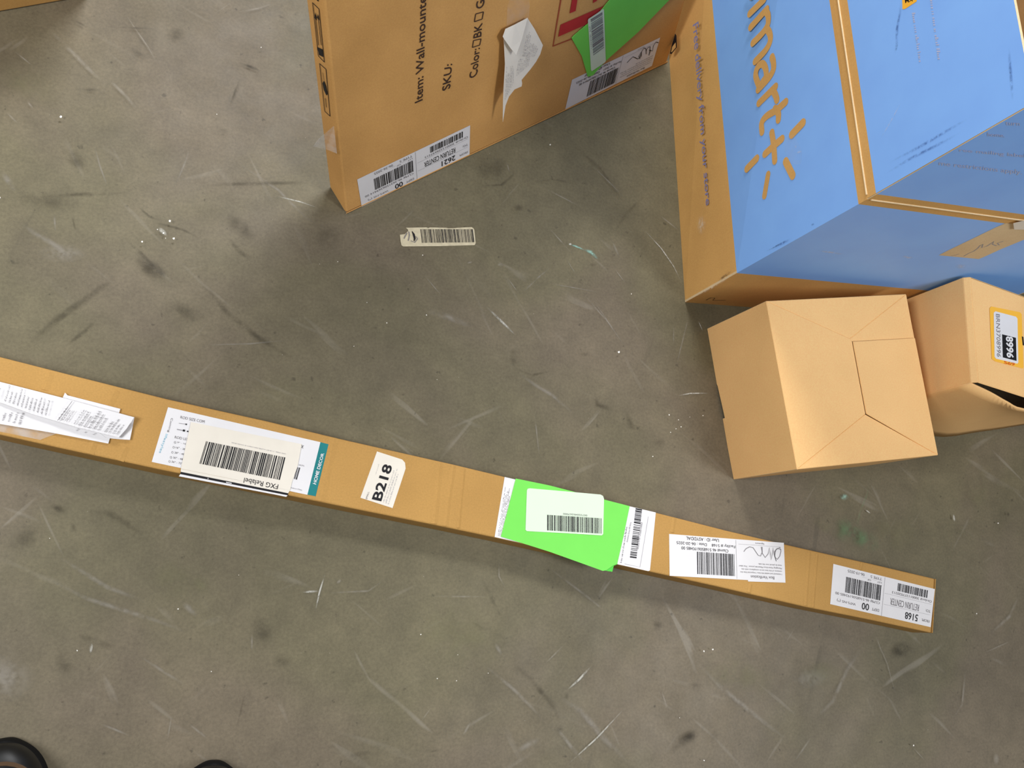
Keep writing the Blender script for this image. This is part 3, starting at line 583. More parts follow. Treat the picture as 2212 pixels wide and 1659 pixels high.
P.build('relabel_sticker', lb, label='cream shipping sticker printed FXG Relabel')
# the strip of that sticker folded over the near edge
def side_pt(x, y): return at(x, y, HL-.001)
P = Print(lambda x, y: at(x, y, HL+.0012), (0, 0, 1), lift=.0002)
P.px([cL(*p) for p in ((436, 735), (1568, 960), (1550, 990), (434, 765))], 'paper_warm', 0)
P.px([cL(*p) for p in ((434, 765), (1550, 988), (1545, 1010), (430, 790))], 'black', 0)
P.px([cL(*p) for p in ((430, 790), (1545, 1010), (1530, 1026), (1420, 1003), (416, 812))], 'paper', 0)
P.px([cL(716, 830), cL(722, 832), cL(721, 842), cL(715, 840)], 'paper', 3); P.px([cL(905, 870), cL(965, 882), cL(962, 890), cL(905, 878)], 'paper', 3)
o = P.build('relabel_edge', lb); so = o.modifiers.new('thick', 'SOLIDIFY'); so.thickness = .0004
# folded leaflets taped on at the left
c5 = crop(7.373, 0, 820)
def leaf(name, pts, mat, zs, parent, thick=.0004, cr=c5, label=None):
    vs_ = []
    for (x, y), z in zip(pts, zs): vs_.append(at(*cr(x, y), HL+z))
    me = bpy.data.meshes.new(name); me.from_pydata([tuple(v) for v in vs_], [], [list(range(len(vs_)))])
    bm = bmesh.new(); bm.from_mesh(me)
    for f in bm.faces:
        if f.normal.z < 0: f.normal_flip()
    bmesh.ops.triangulate(bm, faces=bm.faces); bm.to_mesh(me); bm.free()
    o = link(name, me, [mat], parent); s = o.modifiers.new('thick', 'SOLIDIFY'); s.thickness = thick; s.offset = -1
    if label: o['label'] = label
    return o
leaf('leaflet_back', [(-500, 580), (-500, 150), (0, 300), (1000, 420), (1760, 700), (1750, 932), (1725, 1018), (1690, 1012), (850, 850), (0, 706)], 'paper', [.003]*10, lb, label='lower folded printed leaflet')
leaf('leaflet_slip', [(985, 420), (1000, 285), (1035, 208), (1075, 250), (1915, 465), (1890, 560), (1800, 640)], 'paper', [.004]*7, lb)
leaf('leaflet_fold', [(1700, 930), (1400, 700), (1900, 560), (2142, 600), (2105, 790), (2070, 960), (1900, 950)], 'paper', [.0048]*7, lb)
zz = [.007, .007, .009, .010, .013, .0135, .011, .011, .008, .007]
leaf('leaflet_front', [(-500, 240), (-500, -90), (0, 35), (1000, 290), (2138, 600), (2010, 790), (1890, 922), (1250, 765), (500, 545), (0, 362)], 'paper', zz, lb, label='upper folded leaflet with rows of small print')
P = Print(lambda x, y: at(x, y, HL+.0142), (0, 0, 1), lift=0)
c5l = lambda x, y: c5(x, y)
P.frame([c5(-80, 300), c5(0, 45), c5(980, 300), c5(890, 640)]); P.greek(0.04, 0, .96, .86, 13, 8, 'grey', dens=26, fill=.5)
P.frame([c5(890, 640), c5(1110, 340), c5(1420, 430), c5(1200, 730)]); P.greek(.05, .02, .9, 1, 5, 9, 'grey', dens=24, fill=.5)
P.frame([c5(1200, 740), c5(1420, 430), c5(1800, 520), c5(1600, 830)]); P.greek(.05, .02, .9, 1, 5, 10, 'grey', dens=24, fill=.5)
P.frame([c5(1620, 840), c5(1830, 570), c5(2090, 610), c5(1880, 890)]); P.greek(.05, .02, .9, 1, 4, 13, 'grey', dens=24, fill=.5)
P.stroke([c5(915, 655), c5(1150, 345)], .0006, 'grey', 2)
P.build('leaflet_front_print', [c for c in lb.children if c.name.startswith('leaflet_front')][0])
P = Print(lambda x, y: at(x, y, HL+.0042), (0, 0, 1), lift=0)
P.frame([c5(0, 640), c5(100, 400), c5(500, 560), c5(460, 740)]); P.greek(.0, 0, .9, 1, 5, 14, 'grey', dens=12, fill=.45)
P.frame([c5(1040, 780), c5(1090, 735), c5(1640, 870), c5(1590, 900)]); P.greek(0, 0, .9, 1, 4, 15, 'grey', dens=5, fill=.2)
P.build('leaflet_back_print', [c for c in lb.children if c.name.startswith('leaflet_back')][0])
leaf('clear_tape', [(-300, 560), (0, 700), (330, 745), (900, 860), (640, 960), (250, 880), (0, 830), (-300, 760)], 'tape', [.0012]*8, lb, .0001, label='wrinkled clear packing tape')

# ------------------------------------------------------------------ tall flat carton leaning back at the top of the picture
b0 = at(747, 462, 0); b1 = at(1441, 135, 0)
e = (b1-b0).normalized()
v_ = w(Vector((906-CX, 1940-CY, F))).normalized()*-1
u2 = (v_-e*v_.dot(e)).normalized(); NT = e.cross(u2)
def face_t(x, y): return on(x, y, b0, NT)
left_top = face_t(692, -60); LH = (left_top-b0)
ul = LH.normalized(); ur = (face_t(1481, 0)-b1).normalized()
HT = 1.1
tl = b0+ul*(HT/ul.dot(u2)); tr = b1+ur*(HT/ur.dot(u2))
TT = .046
back = -NT*TT
tb = root('flat_carton', Vector((b0.x+.3, b0.y+.25, 0)), 'large flat brown carton leaning back, printed Wall-mounted, with torn paper and green tag', 'box')
lift = Vector((0, 0, TT*NT.z)) if (back.z < 0) else Vector((0, 0, 0))
# leaning back: the rear lower edge would dip under the floor, so the carton stands on it
rear = [b0+back, b1+back]
zr = min(p.z for p in rear)
c0, c1, c2, c3 = b0, b1, tr, tl
bk = [p+back for p in (c0, c1, c2, c3)]
for i in (0, 1): bk[i] = bk[i]+u2*((0.0008-bk[i].z)/u2.z)     # crushed base so it sits flat on the floor
me = bpy.data.meshes.new('carton_body')
me.from_pydata([tuple(p) for p in (c0, c1, c2, c3)]+[tuple(p) for p in bk], [], [[0, 1, 2, 3], [7, 6, 5, 4], [0, 4, 5, 1], [1, 5, 6, 2], [2, 6, 7, 3], [3, 7, 4, 0]])
bm = bmesh.new(); bm.from_mesh(me); bmesh.ops.recalc_face_normals(bm, faces=bm.faces)
bmesh.ops.subdivide_edges(bm, edges=bm.edges[:], cuts=5, use_grid_fill=True)
bm.to_mesh(me); bm.free()
tbody = link('carton_body', me, ['kraft_tall'], tb); bevel(tbody, .004, 2)
# lip folded along the bottom edge
slab('bottom_lip', [b0+NT*.0012+u2*.001, b1+NT*.0012+u2*.001, b1+NT*.0012+u2*.0046, b0+NT*.0012+u2*.0034], NT*-.0008, ['kraft_tall'], tb)
cU = crop(3.456, 640, 0); c6 = crop(6.9125, 1080, 0); c2p = crop(4.608, 1040, 0); cW = crop(9.217, 1210, 60)
P = Print(face_t, NT, lift=.0005)
P.tq('Item: Wall-mounted', [(896, 223), (903.5, -20), (921.5, -27), (912.6, 215.6)], 'browntext', .008)
P.flush('item_text', tb)
P.tq('SKU:', [cU(1087, 682), cU(1108, 480), cU(1163, 472), cU(1148, 655)], 'browntext', .008)
P.flush('sku_text', tb)
P.tq('Color:', [cU(1288, 592), cU(1316, 368), cU(1370, 352), cU(1350, 560)], 'browntext', .008)
P.tq('BK', [cU(1320, 286), cU(1330, 188), cU(1388, 165), cU(1379, 270)], 'browntext', .008)
P.tq('G', [cU(1338, 70), cU(1344, 8), cU(1406, -8), cU(1398, 52)], 'browntext', .008)
P.outline([cU(1313, 352), cU(1322, 300), cU(1378, 288), cU(1368, 334)], .0016, 'browntext'); P.outline([cU(1328, 160), cU(1338, 102), cU(1396, 86), cU(1386, 140)], .0016, 'browntext')
P.flush('color_text', tb)
P.stroke([c6(905, -60), c6(905, 0), c6(845, 350), c6(790, 685), c6(1080, 572), c6(1400, 440)], .0028, 'redthin', 1)
P.px([c6(*p) for p in ((900, 365), (1600, 60), (1560, 240), (865, 545))], 'red', 2)
P.px([c6(*p) for p in ((1080, -60), (1160, -60), (1125, 160), (1035, 195))], 'red', 2); P.px([c6(*p) for p in ((1390, -30), (1460, -30), (1440, 10), (1382, 42))], 'red', 2)
P.flush('red_printed_frame', tb)
P = Print(face_t, NT, lift=.0006)
shipping_label(P, [(1013.8, 333.2), (780.9, 446.7), (771.1, 387.2), (1015.1, 270.1)], '2621', '46-2621506269414 00', '06-26-2025', '300013326697313', True)
P.build('return_label', tb, label='white label printed RETURN CENTER and 2621')
P = Print(face_t, NT, lift=.0006)
verification_label(P, [(1407.8, 142.1), (1220.6, 235.5), (1235.3, 171.9), (1425.9, 80.3)], '2621', '06-26-2025', '2621506269414 00', 'OPERATOR'[:0]+'B0EPRF')
sg = [(1325, 690), (1380, 630), (1440, 572), (1480, 585), (1530, 612), (1570, 600), (1600, 530), (1612, 470), (1605, 560), (1580, 612), (1560, 560), (1620, 460), (1660, 400), (1700, 410), (1705, 515), (1710, 430), (1745, 385), (1785, 368), (1775, 470), (1758, 545), (1795, 440), (1765, 440), (1830, 455), (1850, 350), (1900, 280), (1950, 290)]
P.stroke([cW(*p) for p in sg], .0014, 'black', 3)
P.build('verification_label', tb, label='white signed Box Verification label')
# green tag
def raised(h): return lambda x, y: on(x, y, b0+NT*h, NT)
P = Print(raised(.0022), NT, lift=0)
P.px([c2p(*p) for p in ((1380, -120), (2000, -120), (1870, 0), (1560, 320), (1240, 605), (1110, 750), (1060, 765), (1000, 560), (898, 380), (920, 355), (1060, 235), (1160, 140), (1275, 0))], 'green', 0)
o = P.build('green_tag', tb, label='fluorescent green paper tag'); so = o.modifiers.new('t', 'SOLIDIFY'); so.thickness = .0005
gt = o
P = Print(raised(.0022), NT, lift=.0005)
P.px([c2p(*p) for p in ((1058, 200), (1065, 185), (1150, 130), (1210, 85), (1218, 100), (1236, 605), (1228, 620), (1108, 700), (1095, 708), (1088, 690))], 'mint', 0)
P.frame([c2p(1085, 190), c2p(1200, 118), c2p(1216, 470), c2p(1110, 548)]); P.bars(0, 0, 1, 1, 22, 44, 'grey', horiz=True)
P.frame([c2p(1070, 260), c2p(1085, 255), c2p(1100, 480), c2p(1088, 490)]); P.greek(0, 0, 1, 1, 12, 3, 'hair', dens=2)
P.build('white_sticker', gt, label='narrow white barcode sticker on the green tag')
for pa, pb_ in (((900, 540), (1060, 440)), ((1230, 130), (1400, 20))):
    pass
# torn folded instruction paper, lifting off the board
def tpaper(name, pts, hs, mat='paper_warm', label=None, par=None):
    vs_ = [on(*c2p(x, y), b0+NT*h, NT) for (x, y), h in zip(pts, hs)]
    me = bpy.data.meshes.new(name); me.from_pydata([tuple(v) for v in vs_], [], [list(range(len(vs_)))])
    bm = bmesh.new(); bm.from_mesh(me)
    bmesh.ops.triangulate(bm, faces=bm.faces)
    for f in bm.faces:
        if f.normal.dot(NT) < 0: f.normal_flip()
    bm.to_mesh(me); bm.free()
    o = link(name, me, [mat], par or tb); s = o.modifiers.new('t', 'SOLIDIFY'); s.thickness = .0004; s.offset = -1
    if label: o['label'] = label
    return o
def hh(y): return .004+.000017*(y-180)
tpts = [(460, 182), (530, 290), (612, 450), (585, 540), (540, 620), (480, 700), (400, 795), (405, 830), (400, 860), (330, 890), (275, 960), (240, 1050), (213, 1215), (216, 1000), (220, 900), (235, 640), (228, 500), (222, 370)]
o1 = tpaper('torn_paper', tpts, [hh(p[1]) for p in tpts], label='torn printed instruction paper taped to the carton')
fpts = [(460, 178), (400, 400), (345, 548), (290, 480), (230, 395), (213, 365), (240, 288), (335, 243)]
o2 = tpaper('folded_corner', fpts, [hh(p[1])+.0015+.008*max(0, (p[1]-300)/250) for p in fpts], par=o1)
c2i = lambda x, y: (y*4.608)
P = Print(lambda x, y: on(x, y, b0+NT*(hh(c2i(x, y))+.0006), NT), NT, lift=0)
P.frame([c2p(232, 1000), c2p(250, 640), c2p(330, 640), c2p(330, 800)]); P.greek(0, 0, .95, .95, 8, 23, 'hair', dens=30, fill=.4)
P.frame([c2p(345, 760), c2p(370, 580), c2p(500, 520), c2p(480, 640)]); P.greek(0, 0, .95, .95, 8, 24, 'hair', dens=24, fill=.4)
P.frame([c2p(405, 560), c2p(465, 250), c2p(585, 480), c2p(540, 560)]); P.greek(0, .02, .95, .95, 9, 25, 'hair', dens=26, fill=.4)
P.build('instruction_print', o1)
tpaper('clear_tape', [(250, 280), (260, 60), (300, -40), (470, -40), (480, 60), (470, 180), (340, 240)], [.0012]*7, 'tape_film', 'wrinkled clear tape above the torn paper')
# side panel with the handling symbols
dv = (back).normalized()
NS = ul.cross(dv).normalized()
if NS.dot(CAMP-b0) < 0: NS = -NS
def face_s(x, y): return on(x, y, b0, NS)
cS = crop(3.456, 660, 0)
P = Print(face_s, NS, lift=.0006)
for qd in (((55, 18), (103, 65), (143, 462), (98, 415)), ((107, 472), (155, 515), (185, 865), (145, 828)), ((50, -200), (92, -150), (97, 6), (55, -36))):
    P.outline([cS(*p) for p in qd], .0014, 'black', 1)
P.px([cS(*p) for p in ((90, 348), (128, 365), (136, 425), (104, 408))], 'black', 1)
for x0 in (78, 97):
    P.stroke([cS(x0, 130), cS(x0+22, 335)], .0012, 'black', 1)
    P.px([cS(x0-8, 130), cS(x0, 88+(x0-78)*.7), cS(x0+8, 148)], 'black', 2)
P.px([cS(130+0, 620), cS(140, 600), cS(155, 640), cS(166, 700), cS(158, 710), cS(140, 670)], 'black', 1)
P.stroke([cS(150, 730), cS(158, 800)], .0012, 'black', 1); P.stroke([cS(130, 540), cS(140, 600)], .0008, 'browntext', 1)
P.build('handling_symbols', tb)
pp = [on(*cS(212, 940), b0+NT*.001, NT), on(*cS(235, 1145), b0+NT*.001, NT), on(*cS(150, 1112), b0-NT*.012, NT), on(*cS(58, 1092), b0-NT*.004, NT), on(*cS(100, 1035), b0-NT*.006, NT)]
me = bpy.data.meshes.new('clear_tape'); me.from_pydata([tuple(p) for p in pp], [], [[0, 1, 2], [0, 2, 4], [4, 2, 3]])
o = link('clear_tape', me, ['tape'], tb); o['label'] = 'loose flap of clear tape at the corner'
s = o.modifiers.new('t', 'SOLIDIFY'); s.thickness = .0003

# ------------------------------------------------------------------ blue printed carton standing open
a0 = at(1480, 653, 0)
HB = .461
t0 = at(1874, 430, HB); t0.x, t0.y = t0.x, t0.y
ly = at(1811, 0, HB)-t0; dl = ly.normalized()              # along the left wall, away
fx = at(2200, 474, HB)-t0; df = fx.normalized()            # along the front wall, to the right
WB, DB = .62, .62
UZ = Vector((0, 0, 1))
A = Vector((a0.x, a0.y, 0)); T0 = t0.copy()
dl0 = (at(1448, 160, 0)-A); dl0 = Vector((dl0.x, dl0.y, 0)).normalized()
B_ = A+dl0*DB; C_ = A+dl0*DB+df*WB; D_ = A+df*WB
TB, TC, TD = T0+dl*DB, T0+dl*DB+df*WB, T0+df*WB
blue = root('blue_carton', Vector(((A+C_)/2).to_tuple()), 'tall blue and brown printed carton standing open with its flaps up', 'box')
NL = (TB-A).cross(T0-A).normalized(); NL = NL if NL.dot(CAMP-A) > 0 else -NL
NF = (TD-A).cross(T0-A).normalized(); NF = NF if NF.dot(CAMP-A) > 0 else -NF
left_pt = lambda x, y: on(x, y, A, NL)
front_pt = lambda x, y: on(x, y, A, NF)
zs_ = left_pt(1592, 594).z; zt_ = left_pt(1855, 445).z
def lerp(a, b, t): return a*(1-t)+b*t
TK = .004
def wall(name, p, q, tp, tq, inward, seed):
    """one wall: brown foot, blue field, brown rim"""
    ks = [0, zs_/HB, zt_/HB, 1]; me = bpy.data.meshes.new(name); vs = []; fs = []; mi = []
    for s in (0, 1):
        for k in ks:
            vs += [tuple(lerp(p, tp, k)+inward*TK*s), tuple(lerp(q, tq, k)+inward*TK*s)]
    for r_ in range(3):
        a = r_*2; fs.append([a, a+1, a+3, a+2]); mi.append((0, 1, 0)[r_]); b = 8+a; fs.append([b, b+2, b+3, b+1]); mi.append(2)  # inner faces take a paler board: a lit inside put into the colour
        fs.append([a, a+2, b+2, b]); mi.append(2); fs.append([a+1, b+1, b+3, a+3]); mi.append(2)
    fs.append([0, 8, 9, 1]); mi.append(2); fs.append([6, 7, 15, 14]); mi.append(2)
    me.from_pydata(vs, [], fs)
    for pgn, m in zip(me.polygons, mi): pgn.material_index = m
    bm = bmesh.new(); bm.from_mesh(me); bmesh.ops.recalc_face_normals(bm, faces=bm.faces); bm.to_mesh(me); bm.free()
    return link(name, me, ['kraft_brown', 'blue', 'kraft_edge'], blue)
wl = wall('side_panel', A, B_, T0, TB, -NL, 1); wl['label'] = 'left side with the large brown lettering'
wf = wall('side_panel', A, D_, T0, TD, -NF, 2)
wall('side_panel', B_, C_, TB, TC, NF, 3); wall('side_panel', D_, C_, TD, TC, NL, 4)
slab('bottom_panel', [A+UZ*.004, B_+UZ*.004, C_+UZ*.004, D_+UZ*.004], UZ*.003, ['kraft_brown'], blue)
# flaps standing up
ZS = .715
seam = at(2212, 235, .703)
sd = (seam-T0); seamtop = T0+sd*((ZS-HB)/sd.z)
fl_ = (ZS-HB)
la = on(2196, 0, T0, (TB-T0).cross(seamtop-T0).normalized()); 
tanA = seamtop-T0
def flap(name, p, q, up_p, up_q, inward, lab=None):
    band = .016/(up_p.length)
    pts = [p, q, q+up_q, p+up_p]
    me = bpy.data.meshes.new(name); ks = [0, band, 1]; vs = []; fs = []; mi = []
    for s in (0, 1):
        for k in ks: vs += [tuple(p+up_p*k+inward*TK*s), tuple(q+up_q*k+inward*TK*s)]
    for r_ in range(2):
        a = r_*2; b = 6+a
        fs += [[a, a+1, a+3, a+2], [b, b+2, b+3, b+1], [a, a+2, b+2, b], [a+1, b+1, b+3, a+3]]; mi += [(0, 1)[r_], 2, 2, 2]  # paler inner faces again, colour standing in for light inside
    fs += [[0, 6, 7, 1], [4, 5, 11, 10]]; mi += [2, 2]
    me.from_pydata(vs, [], fs)
    for pgn, m in zip(me.polygons, mi): pgn.material_index = m
    bm = bmesh.new(); bm.from_mesh(me); bmesh.ops.recalc_face_normals(bm, faces=bm.faces); bm.to_mesh(me); bm.free()
    o = link(name, me, ['kraft_brown', 'blue', 'kraft_edge'], blue)
    if lab: o['label'] = lab
    return o
gA = dl*.0012; gF = df*.0012
fa = flap('top_flap', T0+gA, TB-gA, tanA, tanA+dl*-.01, -NL, 'left flap standing straight up')
fb = flap('top_flap', T0+gF, TD-gF, tanA, tanA+df*-.01, -NF, 'front flap standing straight up')
flap('top_flap', TB+gF, TC-gF, tanA+dl*.02, tanA+dl*.02, NF); flap('top_flap', TD+gA, TC-gA, tanA+df*.02, tanA+df*.02, NL)
# rounded crease lines
def rod(name, p, q, r, mat, parent):
    d = (q-p).normalized(); s = d.orthogonal().normalized(); t = d.cross(s); vs = []; fs = []
    for c in (p, q):
        for k in range(8): vs.append(tuple(c+s*r*math.cos(k*math.pi/4)+t*r*math.sin(k*math.pi/4)))
    for k in range(8): fs.append([k, (k+1) % 8, (k+1) % 8+8, k+8])
    fs += [list(range(7, -1, -1)), list(range(8, 16))]
    me = bpy.data.meshes.new(name); me.from_pydata(vs, [], fs); return link(name, me, [mat], parent)
rod('crease_bead', T0+NL*.0005+dl*.006, TB+NL*.0005, .0013, 'kraft_edge', blue); rod('crease_bead', T0+NF*.0005+df*.006, TD+NF*.0005, .0013, 'kraft_edge', blue)
# lettering
cM = crop(3.77, 1590, 0)
P = Print(left_pt, NL, lift=.00015, step=.00001)
GL = [0]
def glyph(paths, wd_=.0125):
    for path in paths:
        # smooth the stroke and round its ends
        pts = [cM(*p) for p in path]; dense = []
        for i in range(len(pts)-1):
            p0 = pts[max(i-1, 0)]; p1 = pts[i]; p2 = pts[i+1]; p3 = pts[min(i+2, len(pts)-1)]
            for k in range(6):
                t = k/6; q = [0.5*((2*p1[j])+(-p0[j]+p2[j])*t+(2*p0[j]-5*p1[j]+4*p2[j]-p3[j])*t*t+(-p0[j]+3*p1[j]-3*p2[j]+p3[j])*t**3) for j in (0, 1)]
                dense.append(tuple(q))
        dense.append(pts[-1]); GL[0] += .5; P.stroke(dense, wd_, 'kraft_brown', GL[0])
        for c in (pts[0], pts[-1]):
            GL[0] += .25; cc = P.P(*c, GL[0]); sx = dl; sy = (T0-A).normalized()
            P.raw([cc+sx*wd_/2*math.cos(a)+sy*wd_/2*math.sin(a) for a in [k*math.pi/6 for k in range(12)]], 'kraft_brown')
glyph([[(100, -60), (125, -30), (150, -60)], [(110, 112), (230, -5)],                                    # a tail, l
    [(118, 222), (250, 75)], [(136, 350), (215, 270), (258, 200), (262, 130), (244, 90)], [(155, 500), (240, 410), (278, 335), (275, 275), (250, 232)],   # m
    [(180, 730), (262, 640), (303, 570), (305, 510), (293, 465)], [(183, 690), (160, 615), (175, 550), (212, 520), (240, 555), (245, 620), (215, 668)],         # a
    [(186, 840), (322, 705)], [(300, 735), (322, 775), (334, 815)],                      # r
    [(405, 830), (330, 895), (250, 945), (210, 1000), (212, 1075)], [(318, 885), (345, 925), (345, 975)],                      # t
    [(292, 1080), (308, 1190), (316, 1310)], [(235, 1255), (300, 1195), (375, 1130)]])
glyph([[(455, 1095), (545, 1000)], [(405, 1315), (462, 1430)]], .0135); glyph([[(262, 1420), (232, 1595)]], .0115); glyph([[(170, 1290), (88, 1375)]], .013)
o = P.build('lettering', wl, label='brown unprinted lettering and ray marks')
P = Print(left_pt, NL, lift=.0002, step=.00003)
cN = crop(3.607, 1440, 0)
P.tq('Free delivery from your store', [cN(250, 165), cN(342, 1590), cN(296, 1610), cN(190, 205)], 'violet', .012)
P.build('strip_print', wl, label='small violet line of print along the foot')
P = Print(left_pt, NL, lift=.0003, step=.00003)
P.px([cM(*p) for p in ((395, 1115), (470, 1090), (540, 1230), (530, 1340), (480, 1340), (400, 1290))], 'tape_film', 0)
P.flush('clear_tape', wl)
P.blob(cM(515, 1238), 7, 3, -20, 'worn', 3); P.blob(cM(490, 1192), 4, 4, 0, 'worn', 4); P.flush('torn_spot', wl)
c3 = crop(2.5125, 1420, 0)
P.blob(c3(240, 1220), 12, 26, 0, 'worn', 6); P.flush('worn_patch', wl)
P.blob(c3(365, 1500), 22, 4, -38, 'scuff', 7); P.flush('scuff', wl)
P.blob(c3(680, 1320), 24, 4, -28, 'scuff_blue', 8); P.blob(c3(845, 1218), 5, 3, -28, 'scuff_blue', 9);
P.stroke([c3(580, 1370), c3(630, 1345), c3(710, 1300)], .003, 'scuff', 11, uv=True)
P.flush('scuff', wl)
P.stroke([c3(165, 1630), c3(300, 1560), c3(420, 1490)], .006, 'worn', 12, uv=True)
P.flush('worn_edge', wl)
# a small punched hand hole by the leaning carton
c7b = crop(8.294, 1400, 0)
P = Print(left_pt, NL, lift=.0007); P.px([c7b(*p) for p in ((490, 600), (515, 640), (520, 850), (425, 970), (395, 960), (430, 800))], 'black', 0)
P.px([c7b(*p) for p in ((500, 760), (505, 850), (430, 940), (420, 930), (440, 840))], 'kraft_brown', 1); P.build('hand_hole', wl)
# front: taped tan strip with handwriting, scuffs, fold outline at the foot
cF = crop(9.218, 2010, 460)
P = Print(front_pt, NF, lift=.0002, step=.00005)
P.px([cF(*p) for p in ((165, 840), (400, 720), (900, 480), (1300, 285), (1500, 200), (2300, 260), (2300, 380), (1862, 530), (1400, 720), (1050, 880), (960, 915), (800, 900))], 'kraft_edge', 0)
P.stroke([cF(*p) for p in ((660, 860), (760, 800), (860, 760), (940, 700), (990, 640), (1040, 620), (1020, 690), (1120, 660), (1180, 620), (1260, 560), (1230, 620), (1310, 650), (1370, 640), (1330, 600), (1450, 560))], .0022, 'hair', 2)
P.stroke([cF(*p) for p in ((410, 850), (480, 840), (570, 815))], .0018, 'hair', 2)
P.build('tan_patch', wf, label='tan patch with faint handwriting')
P = Print(front_pt, NF, lift=.0002, step=.00005)
P.blob((1795, 545), 34, 3, 8, 'worn', 1); P.flush('scuff', wf); P.blob((1960, 555), 14, 4, 5, 'worn', 2); P.flush('scuff', wf); P.blob((2075, 575), 14, 6, 0, 'worn', 3); P.flush('scuff', wf)
P.blob((1560, 640), 60, 3, 3, 'worn', 4) if False else None
cE = crop(4.096, 1460, 560)
P.stroke([cE(265, 360), cE(310, 338), cE(345, 342), cE(325, 362), cE(440, 362)], .0012, 'black', 5)
P.flush('fold_mark', wf)
# flap print
NA = (TB-T0).cross(tanA).normalized(); NA = NA if NA.dot(CAMP-T0) > 0 else -NA
NB = (TD-T0).cross(tanA).normalized(); NB = NB if NB.dot(CAMP-T0) > 0 else -NB
cK = crop(6.912, 1940, 0); c4k = crop(2.5926, 1780, 0)
P = Print(lambda x, y: on(x, y, T0, NA), NA, lift=.0002, step=.00003)
P.frame([c4k(625, 0), c4k(690, 505), c4k(545, 460), c4k(480, 0)])
P.frame([c4k(610, -60), c4k(684, 508), c4k(660, 510), c4k(585, -60)]); P.greek(0, 0, 1, 1, 1, 51, 'greytan', dens=44, fill=.8)
P.frame([c4k(560, 20), c4k(638, 535), c4k(614, 540), c4k(535, 20)]); P.greek(0, 0, 1, 1, 1, 52, 'greytan', dens=40, fill=.8)
P.frame([c4k(515, 70), c4k(562, 402), c4k(540, 408), c4k(492, 72)]); P.greek(0, 0, 1, 1, 1, 53, 'greytan', dens=28, fill=.8)
P.flush('flap_print', fa)
P.px([c4k(438, -20), c4k(440, 52), c4k(455, 50), c4k(520, 8), c4k(520, -20)], 'yellow', 2)
P.tq('MX', [c4k(452, -12), c4k(505, -12), c4k(500, 6), c4k(456, 18)], 'black', .03, 4)
P.flush('amber_label', fa)
P.stroke([c4k(430, -10), c4k(428, 60), c4k(410, 160), c4k(408, 250), c4k(395, 318)], .007, 'scuff_blue', 3, uv=True); P.blob(c4k(406, 262), 4, 10, 10, 'scuff', 5)
P.flush('dark_scuff', fa)
P.stroke([c4k(330, 985), c4k(480, 890), c4k(620, 820), c4k(790, 730)], .006, 'scuff_blue', 6, uv=True); P.stroke([c4k(350, 920), c4k(540, 820), c4k(720, 715), c4k(850, 640)], .006, 'scuff_blue', 7, uv=True)
P.flush('dark_scuff', fa)
P.stroke([c4k(1035, 250), c4k(1048, 430), c4k(1060, 580)], .006, 'scuff_blue', 8, uv=True); P.flush('dark_scuff', fa); P.stroke([c4k(310, 790), c4k(370, 690), c4k(440, 560)], .003, 'worn', 9, uv=True)
P.flush('worn_line', fa)
P = Print(lambda x, y: on(x, y, T0, NB), NB, lift=.0002, step=.00003)
cX = crop(8.778, 1960, 220)
P.tq('ree mailing label', [cX(985, 878), cX(2230, 985), cX(2225, 1075), cX(980, 958)], 'greytan', .01)
P.tq('me restrictions apply.', [cX(600, 1118), cX(2180, 1290), cX(2170, 1400), cX(590, 1223)], 'greytan', .01)
P.tq('home.', [cX(1520, 577), cX(1850, 600), cX(1845, 670), cX(1515, 650)], 'greytan', .01); P.tq('turn', [cX(1860, 372), cX(2130, 385), cX(2130, 450), cX(1860, 440)], 'greytan', .01)
P.build('flap_print', fb)
# white packing torn at the right of the rim
P = Print(front_pt, NF, lift=.003); P.px([(2188, 478), (2212, 472), (2240, 476), (2240, 488), (2212, 492), (2190, 492)], 'paper_warm', 0); P.build('torn_tape', wf)
# where the lit inside shows past the left flap; nothing is drawn
liA = on(2196, -10, T0-NL*.03+dl*0, NA)

# ------------------------------------------------------------------ small cartons
def top_at(h): return lambda x, y: at(x, y, h)
hs = .178
sm = [(1655, 650), (1958, 635), (2027, 983), (1722, 1014)]
q = [at(x, y, hs) for x, y in sm]
sb = root('small_carton', Vector(((q[0]+q[2])/2).xy.to_tuple()+(0,)), 'small plain kraft carton standing upside down, thumb notch in its lower edge', 'box')
g0, g3 = at(1527.4, 710, 0), at(1584.5, 1036, 0)
g = [g0, g0+(q[1]-q[0]), g3+(q[2]-q[3]), g3]
def inw(i): return ((q[0]+q[2])/2-q[i]).normalized()*.004
c5b = crop(3.107, 1500, 580)
nl = (q[3]-g0).cross(q[0]-g0).normalized(); nl = nl if nl.dot(CAMP-g0) > 0 else -nl
lp = lambda x, y: on(x, y, g0, nl)
ptsL = [q[0]-UZ*.001, g0, lp(*c5b(130, 783)), lp(*c5b(155, 790)), lp(*c5b(180, 900)), lp(*c5b(203, 1003)), lp(*c5b(165, 1015)), lp(*c5b(185, 1110)), lp(*c5b(208, 1205)), g3, q[3]-UZ*.001]
